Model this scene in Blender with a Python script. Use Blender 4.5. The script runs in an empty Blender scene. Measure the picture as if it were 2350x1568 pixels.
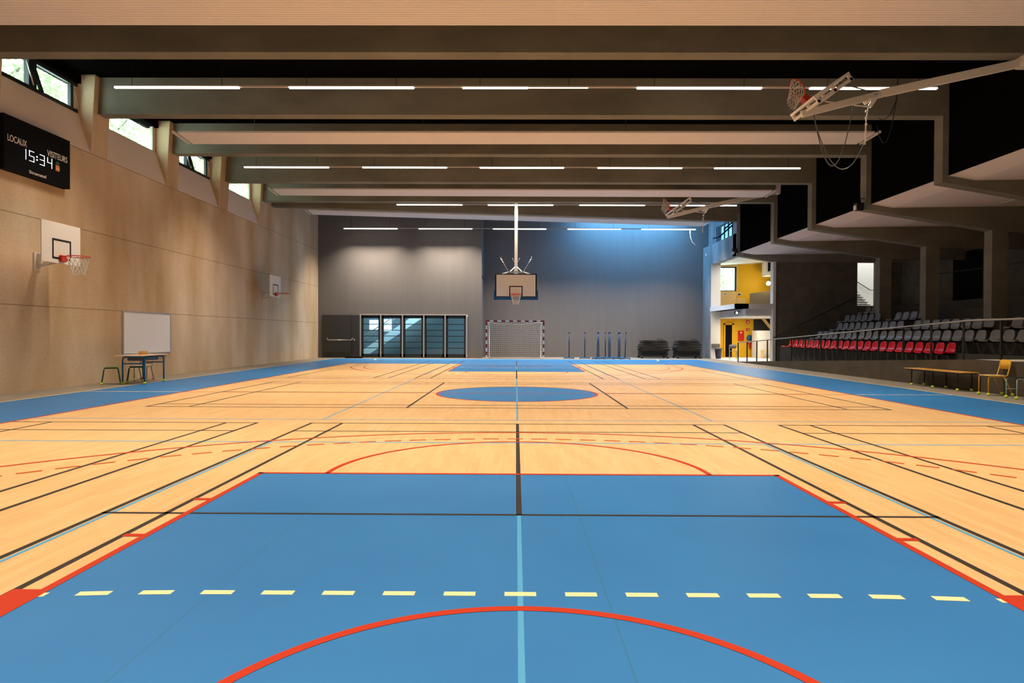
import bpy, bmesh, math, random
from mathutils import Vector, Matrix
random.seed(7)
sc = bpy.context.scene
COL = sc.collection
pi = math.pi
# ------------------------------------------------------------------ camera
cam_d = bpy.data.cameras.new('camera'); cam = bpy.data.objects.new('camera', cam_d); COL.objects.link(cam)
CP = (-0.02718, -0.17533, 1.31472); YAW, PITCH, ROLL, FPX = 0.0061577, -0.0109224, 0.0037605, 1456.39
fw = Vector((-math.sin(YAW)*math.cos(PITCH), math.cos(YAW)*math.cos(PITCH), math.sin(PITCH)))
r0 = Vector((math.cos(YAW), math.sin(YAW), 0)); u0 = r0.cross(fw)
rt = r0*math.cos(ROLL) + u0*math.sin(ROLL); up = rt.cross(fw)
M = Matrix((rt, up, -fw)).transposed().to_4x4(); M.translation = CP
cam.matrix_world = M
cam_d.sensor_width = 36; cam_d.sensor_fit = 'HORIZONTAL'; cam_d.lens = FPX/2350*36
cam_d.clip_end = 300; cam_d.clip_start = 0.05
sc.camera = cam
# ------------------------------------------------------------------ view, world
sc.view_settings.view_transform = 'Standard'; sc.view_settings.look = 'None'
sc.view_settings.gamma = 1; sc.view_settings.use_curve_mapping = False
sc.view_settings.exposure = 0.0
sc.cycles.max_bounces = 8; sc.cycles.diffuse_bounces = 5; sc.cycles.glossy_bounces = 3
sc.cycles.transparent_max_bounces = 12; sc.cycles.sample_clamp_indirect = 6
sc.cycles.use_denoising = True
w = bpy.data.worlds.new('world'); sc.world = w; w.use_nodes = True
bg = w.node_tree.nodes['Background']; bg.inputs[0].default_value = (0.80, 1.0, 0.93, 1); bg.inputs[1].default_value = 11.0
LAMP_W = 142.0         # power of one strip lamp segment
LAMP_C = (1.0, 0.85, 0.69); LAMP_SPREAD = math.radians(112)
# ------------------------------------------------------------------ area lights in rooms / rooflight
def area(name, loc, size, power, color, rot=(0, 0, 0)):
    d = bpy.data.lights.new(name, 'AREA'); d.shape = 'RECTANGLE'; d.size, d.size_y = size
    d.energy = power; d.color = color
    o = bpy.data.objects.new(name, d); COL.objects.link(o); o.location = loc; o.rotation_euler = rot
    return o
area('rooflight_daylight', (6.6, 36.0, 8.5), (6.0, 1.5), 560, (0.16, 0.50, 1.0), (0.10, 0, 0))
area('foyer_lamp_lower', (12.9, 34.9, 2.28), (1.6, 2.8), 150, (1.0, 0.88, 0.70))
area('foyer_lamp_upper', (12.6, 34.5, 5.25), (1.6, 2.4), 85, (1.0, 0.90, 0.74))
area('stair_hall_lamp', (18.4, 33.0, 8.2), (2.5, 1.6), 170, (0.93, 0.98, 1.0))
area('corridor_daylight', (-6.0, 37.2, 3.9), (8.0, 2.0), 560, (0.66, 0.86, 1.0))

# ------------------------------------------------------------------ materials
MATS = {}
def mat(name, col, rough=0.6, metal=0.0, spec=0.4, noise=0.0, nscale=6.0, stretch=(1, 1, 1), bump=0.0, emit=None, estr=0.0, col2=None, coat=0.0):
    m = bpy.data.materials.new(name); m.use_nodes = True; nt = m.node_tree; b = nt.nodes['Principled BSDF']
    b.inputs['Base Color'].default_value = (*col, 1); b.inputs['Roughness'].default_value = rough
    b.inputs['Metallic'].default_value = metal; b.inputs['Specular IOR Level'].default_value = spec
    b.inputs['Coat Weight'].default_value = coat
    if noise > 0 or bump > 0:
        tc = nt.nodes.new('ShaderNodeTexCoord'); mp = nt.nodes.new('ShaderNodeMapping'); mp.inputs['Scale'].default_value = stretch
        nz = nt.nodes.new('ShaderNodeTexNoise'); nz.inputs['Scale'].default_value = nscale; nz.inputs['Detail'].default_value = 5
        nt.links.new(tc.outputs['Object'], mp.inputs[0]); nt.links.new(mp.outputs[0], nz.inputs['Vector'])
        if noise > 0:
            mx = nt.nodes.new('ShaderNodeMix'); mx.data_type = 'RGBA'
            c2 = col2 or tuple(c*(1-noise) for c in col)
            mx.inputs[6].default_value = (*[min(1, c*(1+noise*0.4)) for c in col], 1); mx.inputs[7].default_value = (*c2, 1)
            rp = nt.nodes.new('ShaderNodeMapRange'); rp.inputs[1].default_value = 0.35; rp.inputs[2].default_value = 0.68
            nt.links.new(nz.outputs[0], rp.inputs[0]); nt.links.new(rp.outputs[0], mx.inputs[0]); nt.links.new(mx.outputs[2], b.inputs['Base Color'])
        if bump > 0:
            bp = nt.nodes.new('ShaderNodeBump'); bp.inputs['Strength'].default_value = bump; bp.inputs['Distance'].default_value = 0.01
            nt.links.new(nz.outputs[0], bp.inputs['Height']); nt.links.new(bp.outputs[0], b.inputs['Normal'])
    if emit:
        b.inputs['Emission Color'].default_value = (*emit, 1); b.inputs['Emission Strength'].default_value = estr
    MATS[name] = m
    return m
# wood court floor: narrow staggered strips running down the hall
def wood_floor():
    m = bpy.data.materials.new('wood_floor'); m.use_nodes = True; nt = m.node_tree; N = nt.nodes; L = nt.links; b = N['Principled BSDF']
    tc = N.new('ShaderNodeTexCoord'); mp = N.new('ShaderNodeMapping'); mp.inputs['Rotation'].default_value = (0, 0, pi/2)
    L.new(tc.outputs['Object'], mp.inputs[0])
    br = N.new('ShaderNodeTexBrick'); br.offset = 0.37; br.inputs['Scale'].default_value = 1
    br.inputs['Brick Width'].default_value = 0.55; br.inputs['Row Height'].default_value = 0.065; br.inputs['Mortar Size'].default_value = 0.0
    br.inputs['Color1'].default_value = (0.81, 0.51, 0.228, 1); br.inputs['Color2'].default_value = (0.73, 0.44, 0.185, 1)
    L.new(mp.outputs[0], br.inputs['Vector'])
    mp2 = N.new('ShaderNodeMapping'); mp2.inputs['Scale'].default_value = (26, 1.3, 1); L.new(tc.outputs['Object'], mp2.inputs[0])
    nz = N.new('ShaderNodeTexNoise'); nz.inputs['Scale'].default_value = 1.2; nz.inputs['Detail'].default_value = 6; L.new(mp2.outputs[0], nz.inputs['Vector'])
    mx = N.new('ShaderNodeMix'); mx.data_type = 'RGBA'; mx.blend_type = 'MULTIPLY'; mx.inputs[0].default_value = 0.55
    rp = N.new('ShaderNodeValToRGB'); rp.color_ramp.elements[0].position = 0.3; rp.color_ramp.elements[0].color = (0.88, 0.83, 0.76, 1)
    rp.color_ramp.elements[1].position = 0.62; rp.color_ramp.elements[1].color = (1, 1, 1, 1)
    L.new(nz.outputs[0], rp.inputs[0]); L.new(br.outputs[0], mx.inputs[6]); L.new(rp.outputs[0], mx.inputs[7])
    L.new(mx.outputs[2], b.inputs['Base Color']); b.inputs['Roughness'].default_value = 0.42; b.inputs['Specular IOR Level'].default_value = 0.28
    MATS['wood_floor'] = m; return m
wood_floor()
def blue_floor():
    m = mat('blue_floor', (0.020, 0.180, 0.445), 0.44, spec=0.42, noise=0.10, nscale=0.8, col2=(0.016, 0.165, 0.425)); nt = m.node_tree; N = nt.nodes; L = nt.links
    b = N['Principled BSDF']; src = b.inputs['Base Color'].links[0].from_socket
    tc = N.new('ShaderNodeTexCoord'); sx = N.new('ShaderNodeSeparateXYZ'); L.new(tc.outputs['Object'], sx.inputs[0])
    a = N.new('ShaderNodeMath'); a.operation = 'ADD'; a.inputs[1].default_value = 101.57; L.new(sx.outputs[0], a.inputs[0])
    md = N.new('ShaderNodeMath'); md.operation = 'MODULO'; md.inputs[1].default_value = 2.0; L.new(a.outputs[0], md.inputs[0])
    lt = N.new('ShaderNodeMath'); lt.operation = 'LESS_THAN'; lt.inputs[1].default_value = 0.009; L.new(md.outputs[0], lt.inputs[0])
    mx = N.new('ShaderNodeMix'); mx.data_type = 'RGBA'; mx.inputs[7].default_value = (0.02, 0.15, 0.28, 1)
    ml = N.new('ShaderNodeMath'); ml.operation = 'MULTIPLY'; ml.inputs[1].default_value = 0.7; L.new(lt.outputs[0], ml.inputs[0])
    L.new(ml.outputs[0], mx.inputs[0]); L.new(src, mx.inputs[6]); L.new(mx.outputs[2], b.inputs['Base Color'])
blue_floor()
# formwork wall: blotchy board-marked surface, dark joints at fixed heights
def board_wall():
    m = bpy.data.materials.new('board_wall'); m.use_nodes = True; nt = m.node_tree; N = nt.nodes; L = nt.links; b = N['Principled BSDF']
    tc = N.new('ShaderNodeTexCoord'); sx = N.new('ShaderNodeSeparateXYZ'); L.new(tc.outputs['Object'], sx.inputs[0])
    mp = N.new('ShaderNodeMapping'); mp.inputs['Scale'].default_value = (1, 0.8, 0.28); L.new(tc.outputs['Object'], mp.inputs[0])
    nz = N.new('ShaderNodeTexNoise'); nz.inputs['Scale'].default_value = 0.8; nz.inputs['Detail'].default_value = 3; L.new(mp.outputs[0], nz.inputs['Vector'])
    fn = N.new('ShaderNodeTexNoise'); fn.inputs['Scale'].default_value = 22; fn.inputs['Detail'].default_value = 6; fn.inputs['Roughness'].default_value = .7
    L.new(tc.outputs['Object'], fn.inputs['Vector'])
    r1 = N.new('ShaderNodeValToRGB'); r1.color_ramp.elements[0].position = 0.32; r1.color_ramp.elements[0].color = (0.52, 0.355, 0.19, 1)
    r1.color_ramp.elements[1].position = 0.66; r1.color_ramp.elements[1].color = (0.77, 0.61, 0.425, 1); L.new(nz.outputs[0], r1.inputs[0])
    r2 = N.new('ShaderNodeValToRGB'); r2.color_ramp.elements[0].position = 0.36; r2.color_ramp.elements[0].color = (0.80, 0.78, 0.74, 1)
    r2.color_ramp.elements[1].position = 0.52; r2.color_ramp.elements[1].color = (1, 1, 1, 1); L.new(fn.outputs[0], r2.inputs[0])
    mx = N.new('ShaderNodeMix'); mx.data_type = 'RGBA'; mx.blend_type = 'MULTIPLY'; mx.inputs[0].default_value = 0.55
    L.new(r1.outputs[0], mx.inputs[6]); L.new(r2.outputs[0], mx.inputs[7])
    # joints z = 1.93, 3.93 (period 2)
    a = N.new('ShaderNodeMath'); a.operation = 'ADD'; a.inputs[1].default_value = 0.08; L.new(sx.outputs[2], a.inputs[0])
    md = N.new('ShaderNodeMath'); md.operation = 'MODULO'; md.inputs[1].default_value = 2.0; L.new(a.outputs[0], md.inputs[0])
    lt = N.new('ShaderNodeMath'); lt.operation = 'LESS_THAN'; lt.inputs[1].default_value = 0.016; L.new(md.outputs[0], lt.inputs[0])
    m2 = N.new('ShaderNodeMix'); m2.data_type = 'RGBA'; m2.inputs[7].default_value = (0.13, 0.09, 0.055, 1)
    ml = N.new('ShaderNodeMath'); ml.operation = 'MULTIPLY'; ml.inputs[1].default_value = 0.75; L.new(lt.outputs[0], ml.inputs[0])
    L.new(ml.outputs[0], m2.inputs[0]); L.new(mx.outputs[2], m2.inputs[6]); L.new(m2.outputs[2], b.inputs['Base Color'])
    b.inputs['Roughness'].default_value = 0.85; b.inputs['Specular IOR Level'].default_value = 0.15
    MATS['board_wall'] = m
board_wall()
def glass(name, tint=(0.9, 0.95, 0.95), gl=0.06):
    m = bpy.data.materials.new(name); m.use_nodes = True; nt = m.node_tree; N = nt.nodes; L = nt.links; N.remove(N['Principled BSDF'])
    t = N.new('ShaderNodeBsdfTransparent'); t.inputs[0].default_value = (*tint, 1)
    g = N.new('ShaderNodeBsdfGlossy'); g.inputs['Roughness'].default_value = 0.03
    lw = N.new('ShaderNodeLayerWeight'); lw.inputs[0].default_value = 0.25
    ml = N.new('ShaderNodeMath'); ml.operation = 'MULTIPLY_ADD'; ml.inputs[1].default_value = 0.25; ml.inputs[2].default_value = gl
    mx = N.new('ShaderNodeMixShader'); L.new(lw.outputs['Fresnel'], ml.inputs[0]); L.new(ml.outputs[0], mx.inputs[0])
    L.new(t.outputs[0], mx.inputs[1]); L.new(g.outputs[0], mx.inputs[2]); L.new(mx.outputs[0], N['Material Output'].inputs[0])
    MATS[name] = m
glass('clear_glass'); glass('blue_glass', (0.25, 0.62, 0.95)); glass('grey_glass', (0.70, 0.84, 0.88), 0.02)
mat('line_red', (0.52, 0.028, 0.0), 0.5, spec=.25); mat('line_black', (0.030, 0.022, 0.016), 0.5, spec=.25)
mat('line_orange', (0.55, 0.08, 0.004), 0.5, spec=.25)
mat('line_blue', (0.085, 0.36, 0.60), 0.5, spec=.25); mat('line_cream', (0.88, 0.74, 0.38), 0.5, spec=.25)
mat('grey_floor', (0.30, 0.255, 0.195), 0.55, noise=.15, nscale=3)
mat('white_floor', (0.75, 0.72, 0.66), 0.4)
mat('beam_concrete', (0.225, 0.213, 0.166), 0.85, spec=.15, noise=.2, nscale=0.7, stretch=(1, 1, 2.5))
mat('sill_plaster', (0.88, 0.75, 0.66), 0.85, spec=.1)
mat('canopy_plaster', (0.84, 0.75, 0.67), 0.85, spec=.1)
mat('black_ceiling', (0.0035, 0.0035, 0.0035), 0.95, spec=0)
mat('far_wall', (0.178, 0.166, 0.157), 0.8, spec=.2, noise=.04, nscale=1.5, stretch=(3, 1, 0.2))
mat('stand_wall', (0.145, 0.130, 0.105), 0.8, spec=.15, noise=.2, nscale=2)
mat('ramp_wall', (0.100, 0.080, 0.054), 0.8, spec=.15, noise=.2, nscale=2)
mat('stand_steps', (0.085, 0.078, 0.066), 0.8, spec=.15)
mat('landing_vinyl', (0.80, 0.72, 0.60), 0.6)
mat('side_concrete', (0.28, 0.27, 0.255), 0.85, spec=.15, noise=.35, nscale=1.3, stretch=(1, 1, .3))
mat('white_plaster', (0.72, 0.70, 0.66), 0.8, spec=.2)
mat('yellow_paint', (0.80, 0.47, 0.02), 0.6, spec=.3)
mat('pale_wood', (0.72, 0.50, 0.20), 0.6)
mat('dark_paint', (0.045, 0.045, 0.04), 0.6)
mat('grey_parapet', (0.17, 0.14, 0.10), 0.8)
mat('lamp_body', (0.55, 0.50, 0.44), 0.5); mat('lamp_lit', (1, 1, 1), 0.5, emit=(1.0, 0.91, 0.80), estr=8.0)
mat('lamp_dim', (0.9, 0.85, 0.8), 0.5, emit=(1.0, 0.78, 0.55), estr=3.0)
mat('panel_beige', (0.80, 0.75, 0.70), 0.7, spec=.2)
mat('white_metal', (0.72, 0.68, 0.60), 0.4); mat('bright_white', (0.85, 0.83, 0.78), 0.35)
mat('board_white', (0.80, 0.76, 0.68), 0.45); mat('board_cream', (0.88, 0.84, 0.77), 0.5)
mat('whiteboard_face', (0.84, 0.81, 0.77), 0.35, spec=.4)
mat('black', (0.012, 0.012, 0.012), 0.5); mat('matte_black', (0.006, 0.006, 0.007), 0.85, spec=.1)
mat('hoop_red', (0.62, 0.045, 0.012), 0.4); mat('net_white', (0.72, 0.66, 0.58), 0.8); mat('net_dark', (0.50, 0.47, 0.44), 0.85)
mat('pad_blue', (0.008, 0.085, 0.23), 0.6); mat('post_blue', (0.003, 0.035, 0.105), 0.45); mat('base_blue', (0.012, 0.10, 0.25), 0.45)
mat('goal_red', (0.26, 0.018, 0.018), 0.45); mat('goal_white', (0.74, 0.70, 0.66), 0.45)
mat('desk_blue', (0.008, 0.14, 0.30), 0.35); mat('desk_top', (0.72, 0.48, 0.28), 0.45); mat('tray_grey', (0.16, 0.15, 0.14), 0.6)
mat('stool_green', (0.02, 0.15, 0.025), 0.4); mat('tennis_green', (0.62, 0.78, 0.07), 0.95, spec=.05, bump=.3, nscale=90); mat('ball_pale', (0.72, 0.72, 0.22), 0.9)
mat('ball_orange', (0.55, 0.16, 0.05), 0.8); mat('ball_worn', (0.75, 0.42, 0.10), 0.9)
mat('eraser_wood', (0.62, 0.33, 0.07), 0.6); mat('aluminium', (0.55, 0.54, 0.52), 0.35, metal=.7)
mat('chair_yellow', (0.78, 0.40, 0.02), 0.4); mat('chair_seat', (0.88, 0.60, 0.22), 0.4); mat('chair_mint', (0.40, 0.55, 0.48), 0.4)
mat('bench_wood', (0.70, 0.35, 0.07), 0.4); mat('bench_black', (0.010, 0.008, 0.006), 0.45)
mat('seat_grey', (0.19, 0.18, 0.168), 0.34, spec=.3); mat('seat_red', (0.62, 0.0, 0.003), 0.3, spec=.25); mat('seat_steel', (0.012, 0.012, 0.012), 0.5)
mat('rail_dark', (0.030, 0.028, 0.022), 0.5); mat('rail_top', (0.33, 0.30, 0.26), 0.35, metal=.3)
mat('door_grey', (0.040, 0.040, 0.037), 0.6); mat('frame_dark', (0.012, 0.018, 0.020), 0.5); mat('frame_light', (0.42, 0.38, 0.34), 0.5)
mat('steel', (0.6, 0.58, 0.55), 0.3, metal=.9); mat('mat_dark', (0.013, 0.011, 0.009), 0.7, noise=.3, nscale=4, stretch=(1, 1, 6))
mat('cart_black', (0.010, 0.012, 0.014), 0.5); mat('fire_red', (0.60, 0.012, 0.012), 0.35); mat('sign_white', (0.75, 0.72, 0.68), 0.5)
mat('bin_blue', (0.015, 0.02, 0.04), 0.45); mat('cable_grey', (0.16, 0.15, 0.14), 0.5); mat('cable_dark', (0.11, 0.10, 0.095), 0.6); mat('cable_black', (0.02, 0.02, 0.018), 0.6)
mat('digit_lit', (1, 1, 1), 0.5, emit=(0.82, 0.88, 1.0), estr=1.6); mat('score_text', (0.95, 0.86, 0.78), 0.6); mat('logo_orange', (0.85, 0.30, 0.04), 0.6)
mat('logo_green', (0.05, 0.10, 0.07), 0.6)
mat('globe_lit', (1, 1, 1), 0.5, emit=(1.0, 0.80, 0.42), estr=22.0)
mat('spot_lit', (1, 1, 1), 0.5, emit=(1.0, 0.95, 0.85), estr=5.0)
mat('corridor_grey', (0.17, 0.21, 0.225), 0.7); mat('stair_pale', (0.75, 0.82, 0.85), 0.5)
mat('lit_pane', (0.8, 0.9, 0.95), 0.5, emit=(0.72, 0.90, 1.0), estr=2.2)
mat('bark', (0.10, 0.08, 0.06), 0.9); mat('blue_wall', (0.03, 0.05, 0.12), 0.7)
def leafm():
    m = mat('leaf', (0.22, 0.28, 0.16), 0.7, noise=.5, nscale=1.5, col2=(0.10, 0.15, 0.09)); nt = m.node_tree; N = nt.nodes; L = nt.links
    b = N['Principled BSDF']; tr = N.new('ShaderNodeBsdfTranslucent'); tr.inputs[0].default_value = (0.42, 0.55, 0.30, 1)
    mx = N.new('ShaderNodeMixShader'); mx.inputs[0].default_value = 0.55
    L.new(b.outputs[0], mx.inputs[1]); L.new(tr.outputs[0], mx.inputs[2]); L.new(mx.outputs[0], N['Material Output'].inputs[0])
leafm()

# ------------------------------------------------------------------ mesh builder
class MB:
    def __init__(s): s.v = []; s.f = []; s.sm = []
    def add(s, vs, fs, smooth=False):
        n = len(s.v); s.v += [tuple(v) for v in vs]; s.f += [tuple(i+n for i in f) for f in fs]; s.sm += [smooth]*len(fs); return s
    def box(s, a, b, mtx=None):
        x0, y0, z0 = a; x1, y1, z1 = b
        vs = [Vector(p) for p in ((x0, y0, z0), (x1, y0, z0), (x1, y1, z0), (x0, y1, z0), (x0, y0, z1), (x1, y0, z1), (x1, y1, z1), (x0, y1, z1))]
        if mtx: vs = [mtx @ v for v in vs]
        return s.add(vs, [(0, 3, 2, 1), (4, 5, 6, 7), (0, 1, 5, 4), (1, 2, 6, 5), (2, 3, 7, 6), (3, 0, 4, 7)])
    def bar(s, p, q, w, h, ref=(0, 1, 0)):
        p = Vector(p); q = Vector(q); d = (q-p).normalized(); a = Vector(ref); a = (a-d*a.dot(d)).normalized(); b = d.cross(a)
        vs = []
        for c in (p, q):
            for i, j in ((-1, -1), (1, -1), (1, 1), (-1, 1)): vs.append(c+a*(w/2*i)+b*(h/2*j))
        return s.add(vs, [(0, 3, 2, 1), (4, 5, 6, 7), (0, 1, 5, 4), (1, 2, 6, 5), (2, 3, 7, 6), (3, 0, 4, 7)])
    def tube(s, pts, r, n=8, closed=False, cap=True):
        pts = [Vector(p) for p in pts]; m = len(pts); rs = r if isinstance(r, (list, tuple)) else [r]*m
        vs = []; a = None
        for i, p in enumerate(pts):
            if closed: d = (pts[(i+1) % m]-pts[i-1]).normalized()
            else: d = (pts[min(i+1, m-1)]-pts[max(i-1, 0)]).normalized()
            if a is None:
                a = d.orthogonal().normalized()
            a = (a-d*a.dot(d)).normalized(); b = d.cross(a)
            for k in range(n):
                t = 2*pi*k/n; vs.append(p+(a*math.cos(t)+b*math.sin(t))*rs[i])
        fs = []
        for i in range(m if closed else m-1):
            j = (i+1) % m
            for k in range(n): fs.append((i*n+k, i*n+(k+1) % n, j*n+(k+1) % n, j*n+k))
        if cap and not closed: fs += [tuple(range(n))[::-1], tuple((m-1)*n+k for k in range(n))]
        return s.add(vs, fs, True)
    def lathe(s, c, prof, n=16):
        vs = []; fs = []
        for r, z in prof:
            for k in range(n): vs.append((c[0]+r*math.cos(2*pi*k/n), c[1]+r*math.sin(2*pi*k/n), c[2]+z))
        for i in range(len(prof)-1):
            for k in range(n): fs.append((i*n+k, i*n+(k+1) % n, (i+1)*n+(k+1) % n, (i+1)*n+k))
        fs += [tuple(range(n))[::-1], tuple((len(prof)-1)*n+k for k in range(n))]
        return s.add(vs, fs, True)
    def ball(s, c, r, n=12, m=8, sq=1.0):
        return s.lathe(c, [(max(1e-4, r*math.sin(pi*i/m)), -r*sq*math.cos(pi*i/m)) for i in range(m+1)], n)
    def prism(s, poly, ax, a, b, yf=None):
        """extrude a 2-D polygon along axis ax from a to b"""
        def P(u, v, t):
            return {0: (t, u, v), 1: (u, t, v), 2: (u, v, t)}[ax]
        n = len(poly); vs = [P(u, v, a+(yf(u) if yf else 0)) for u, v in poly]+[P(u, v, b+(yf(u) if yf else 0)) for u, v in poly]
        fs = [tuple(range(n)), tuple(range(2*n-1, n-1, -1))]+[(i, i+n, (i+1) % n+n, (i+1) % n) for i in range(n)]
        return s.add(vs, fs)
    def quad(s, a, b, c, d): return s.add([a, b, c, d], [(0, 1, 2, 3)])
    def build(s, name, m, parent=None, bevel=0.0, solid=0.0, subd=0, loc=None, rot=None):
        me = bpy.data.meshes.new(name); me.from_pydata(s.v, [], s.f)
        me.polygons.foreach_set('use_smooth', s.sm); me.materials.append(MATS[m]); me.update()
        b = bmesh.new(); b.from_mesh(me); bmesh.ops.recalc_face_normals(b, faces=b.faces); b.to_mesh(me); b.free()
        o = bpy.data.objects.new(name, me); COL.objects.link(o)
        if parent: o.parent = parent
        if loc: o.location = loc
        if rot: o.rotation_euler = rot
        if solid: md = o.modifiers.new('solid', 'SOLIDIFY'); md.thickness = solid; md.offset = 0
        if subd: md = o.modifiers.new('sub', 'SUBSURF'); md.levels = md.render_levels = subd
        if bevel: md = o.modifiers.new('bevel', 'BEVEL'); md.width = bevel; md.segments = 2; md.limit_method = 'ANGLE'
        return o
def tag(o, label, cat, group=None):
    o['label'] = label; o['category'] = cat
    if group: o['group'] = group
    return o
def thing(name, label, cat, loc=(0, 0, 0), rz=0, group=None):
    o = bpy.data.objects.new(name, None); COL.objects.link(o); o.location = loc; o.rotation_euler = (0, 0, rz)
    o.empty_display_size = 0.1
    return tag(o, label, cat, group)
def struct(name, mb, m, parent=None, **k):
    o = mb.build(name, m, parent, **k)
    if not parent: o['kind'] = 'structure'
    return o
def dup(root, loc, rz=0, label=None, group=None):
    r = root.copy(); COL.objects.link(r); r.location = loc; r.rotation_euler = (0, 0, rz)
    if label: r['label'] = label
    if group: r['group'] = group
    for ch in list(root.children):
        c = ch.copy(); COL.objects.link(c); c.parent = r
        for g in list(ch.children):
            d = g.copy(); COL.objects.link(d); d.parent = c
    return r
def ordinal(n):
    return ['first', 'second', 'third', 'fourth', 'fifth', 'sixth', 'seventh', 'eighth', 'ninth', 'tenth', 'eleventh', 'twelfth', 'thirteenth', 'fourteenth',
            'fifteenth', 'sixteenth', 'seventeenth', 'eighteenth', 'nineteenth', 'twentieth', 'twenty-first', 'twenty-second', 'twenty-third', 'twenty-fourth',
            'twenty-fifth', 'twenty-sixth', 'twenty-seventh', 'twenty-eighth', 'twenty-ninth'][n]

# ================================================================== FLOOR
XL, XR = -10.98, 10.95
fl = struct('floor', MB().box((-11.6, -8.6, -0.25), (20, 41, 0)), 'grey_floor')
def flat(mb, x0, y0, x1, y1, z): mb.quad((x0, y0, z), (x1, y0, z), (x1, y1, z), (x0, y1, z))
m = MB(); flat(m, -7.5, -6, 7.5, 28, 0.0010); m.build('wood_court', 'wood_floor', fl)
m = MB()
flat(m, -9.75, -7.5, -7.5, 33.75, 0.0010); flat(m, 7.5, -7.5, 9.75, 33.75, 0.0010); flat(m, -7.5, 28, 7.5, 33.75, 0.0010)
flat(m, -2.45, -6, 2.45, 5.8, 0.0016); flat(m, -2.45, 22.2, 2.45, 28, 0.0016)
n = 96; m.add([(1.8*math.cos(2*pi*k/n), 14+1.8*math.sin(2*pi*k/n), 0.0016) for k in range(n)], [tuple(range(n))])
m.build('blue_surround', 'blue_floor', fl)
def rect(mb, x0, y0, x1, y1, z): flat(mb, min(x0, x1), min(y0, y1), max(x0, x1), max(y0, y1), z)
def arc(mb, cx, cy, r, a0, a1, z, wd=0.05, n=64, dash=None, ymin=-99, ymax=99):
    if dash:
        st = (dash[0]+dash[1])/r; t = a0
        while t < a1:
            e = min(a1, t+dash[0]/r)
            if ymin <= cy+r*math.sin(t) <= ymax: arc(mb, cx, cy, r, t, e, z, wd, 4)
            t += st
        return
    vs = []
    for i in range(n+1):
        t = a0+(a1-a0)*i/n
        for q in (r-wd/2, r+wd/2): vs.append((cx+q*math.cos(t), cy+q*math.sin(t), z))
    mb.add(vs, [(2*i, 2*i+1, 2*i+3, 2*i+2) for i in range(n)])
# --- light blue volleyball lines (three courts laid across the hall)
z = 0.0022; m = MB()
for c in (3.0, 14.03, 25.0):
    for y in (c-4.5, c+4.5): rect(m, -7.45, y-.02, 7.45, y+.02, z)
    for x in (-2.98, 0, 2.98): rect(m, x-.014, c-4.5, x+.014, c+4.5, z)
m.build('volleyball_marking', 'line_blue', fl)
# --- cream handball lines, visible on the blue areas
z = 0.0026; m = MB()
for k in range(-8, 9):
    x = k*0.307
    if abs(x) > 2.5: continue
    x0, x1 = x-.08, x+.08
    if k == 8: x1 = 2.42
    if k == -8: x0 = -2.42
    dy = lambda q: 0 if abs(q) < 1.5 else 9-math.sqrt(81-(abs(q)-1.5)**2)
    m.quad((x0, 3.02-.025-dy(x0), z), (x1, 3.02-.025-dy(x1), z), (x1, 3.02+.025-dy(x1), z), (x0, 3.02+.025-dy(x0), z))
    m.quad((x0, 25-.025+dy(x0), z), (x1, 25-.025+dy(x1), z), (x1, 25+.025+dy(x1), z), (x0, 25+.025+dy(x0), z))
for s in (-1, 1):
    rect(m, s*9.75-.025, -7.5, s*9.75+.025, 33.75, z)
    rect(m, s*7.56, 14.03-.025, s*9.75, 14.03+.025, z)
arc(m, -1.5, 34, 6, pi, pi+0.42, z); arc(m, 1.5, 34, 6, -0.42, 0, z); rect(m, -9.75, 33.72, 9.75, 33.77, z)
m.build('handball_marking', 'line_cream', fl)
# --- black badminton lines
z = 0.0030; m = MB(); h = .021
def bad(cx, y0, y1, full=True):        # one end pair of a lengthwise court: y0 near back line, y1 far back line
    for s in (-1, 1):
        for d in (3.03, 2.575):
            x = cx+s*d
            if abs(x) < 7.5: rect(m, x-h, y0, x+h, y1, z)
    for ys in ((y0, y0+.76, y0+4.70), (y1, y1-.76, y1-4.70)):
        for y in ys: rect(m, max(-7.45, cx-3.05), y-h*.9, min(7.45, cx+3.05), y+h*.9, z)
    hh = h
    for a, b in ((y0, y0+4.70), (y1-4.70, y1)): rect(m, cx-hh, a, cx+hh, b, z)
for cx in (-6.86, 0, 6.86):
    bad(cx, -4.26, 9.13); bad(cx, 18.72, 31.4)
# crosswise court in the middle
for y in (11.13, 11.57, 16.55, 17.07): rect(m, -6.66, y-h, 6.66, y+h, z)
for s in (-1, 1):
    for x in (1.97, 5.88, 6.64): rect(m, s*x-h, 11.13, s*x+h, 17.07, z)
    rect(m, s*1.97, 14.1-h, s*6.64, 14.1+h, z)
m.build('badminton_marking', 'line_black', fl)
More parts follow.
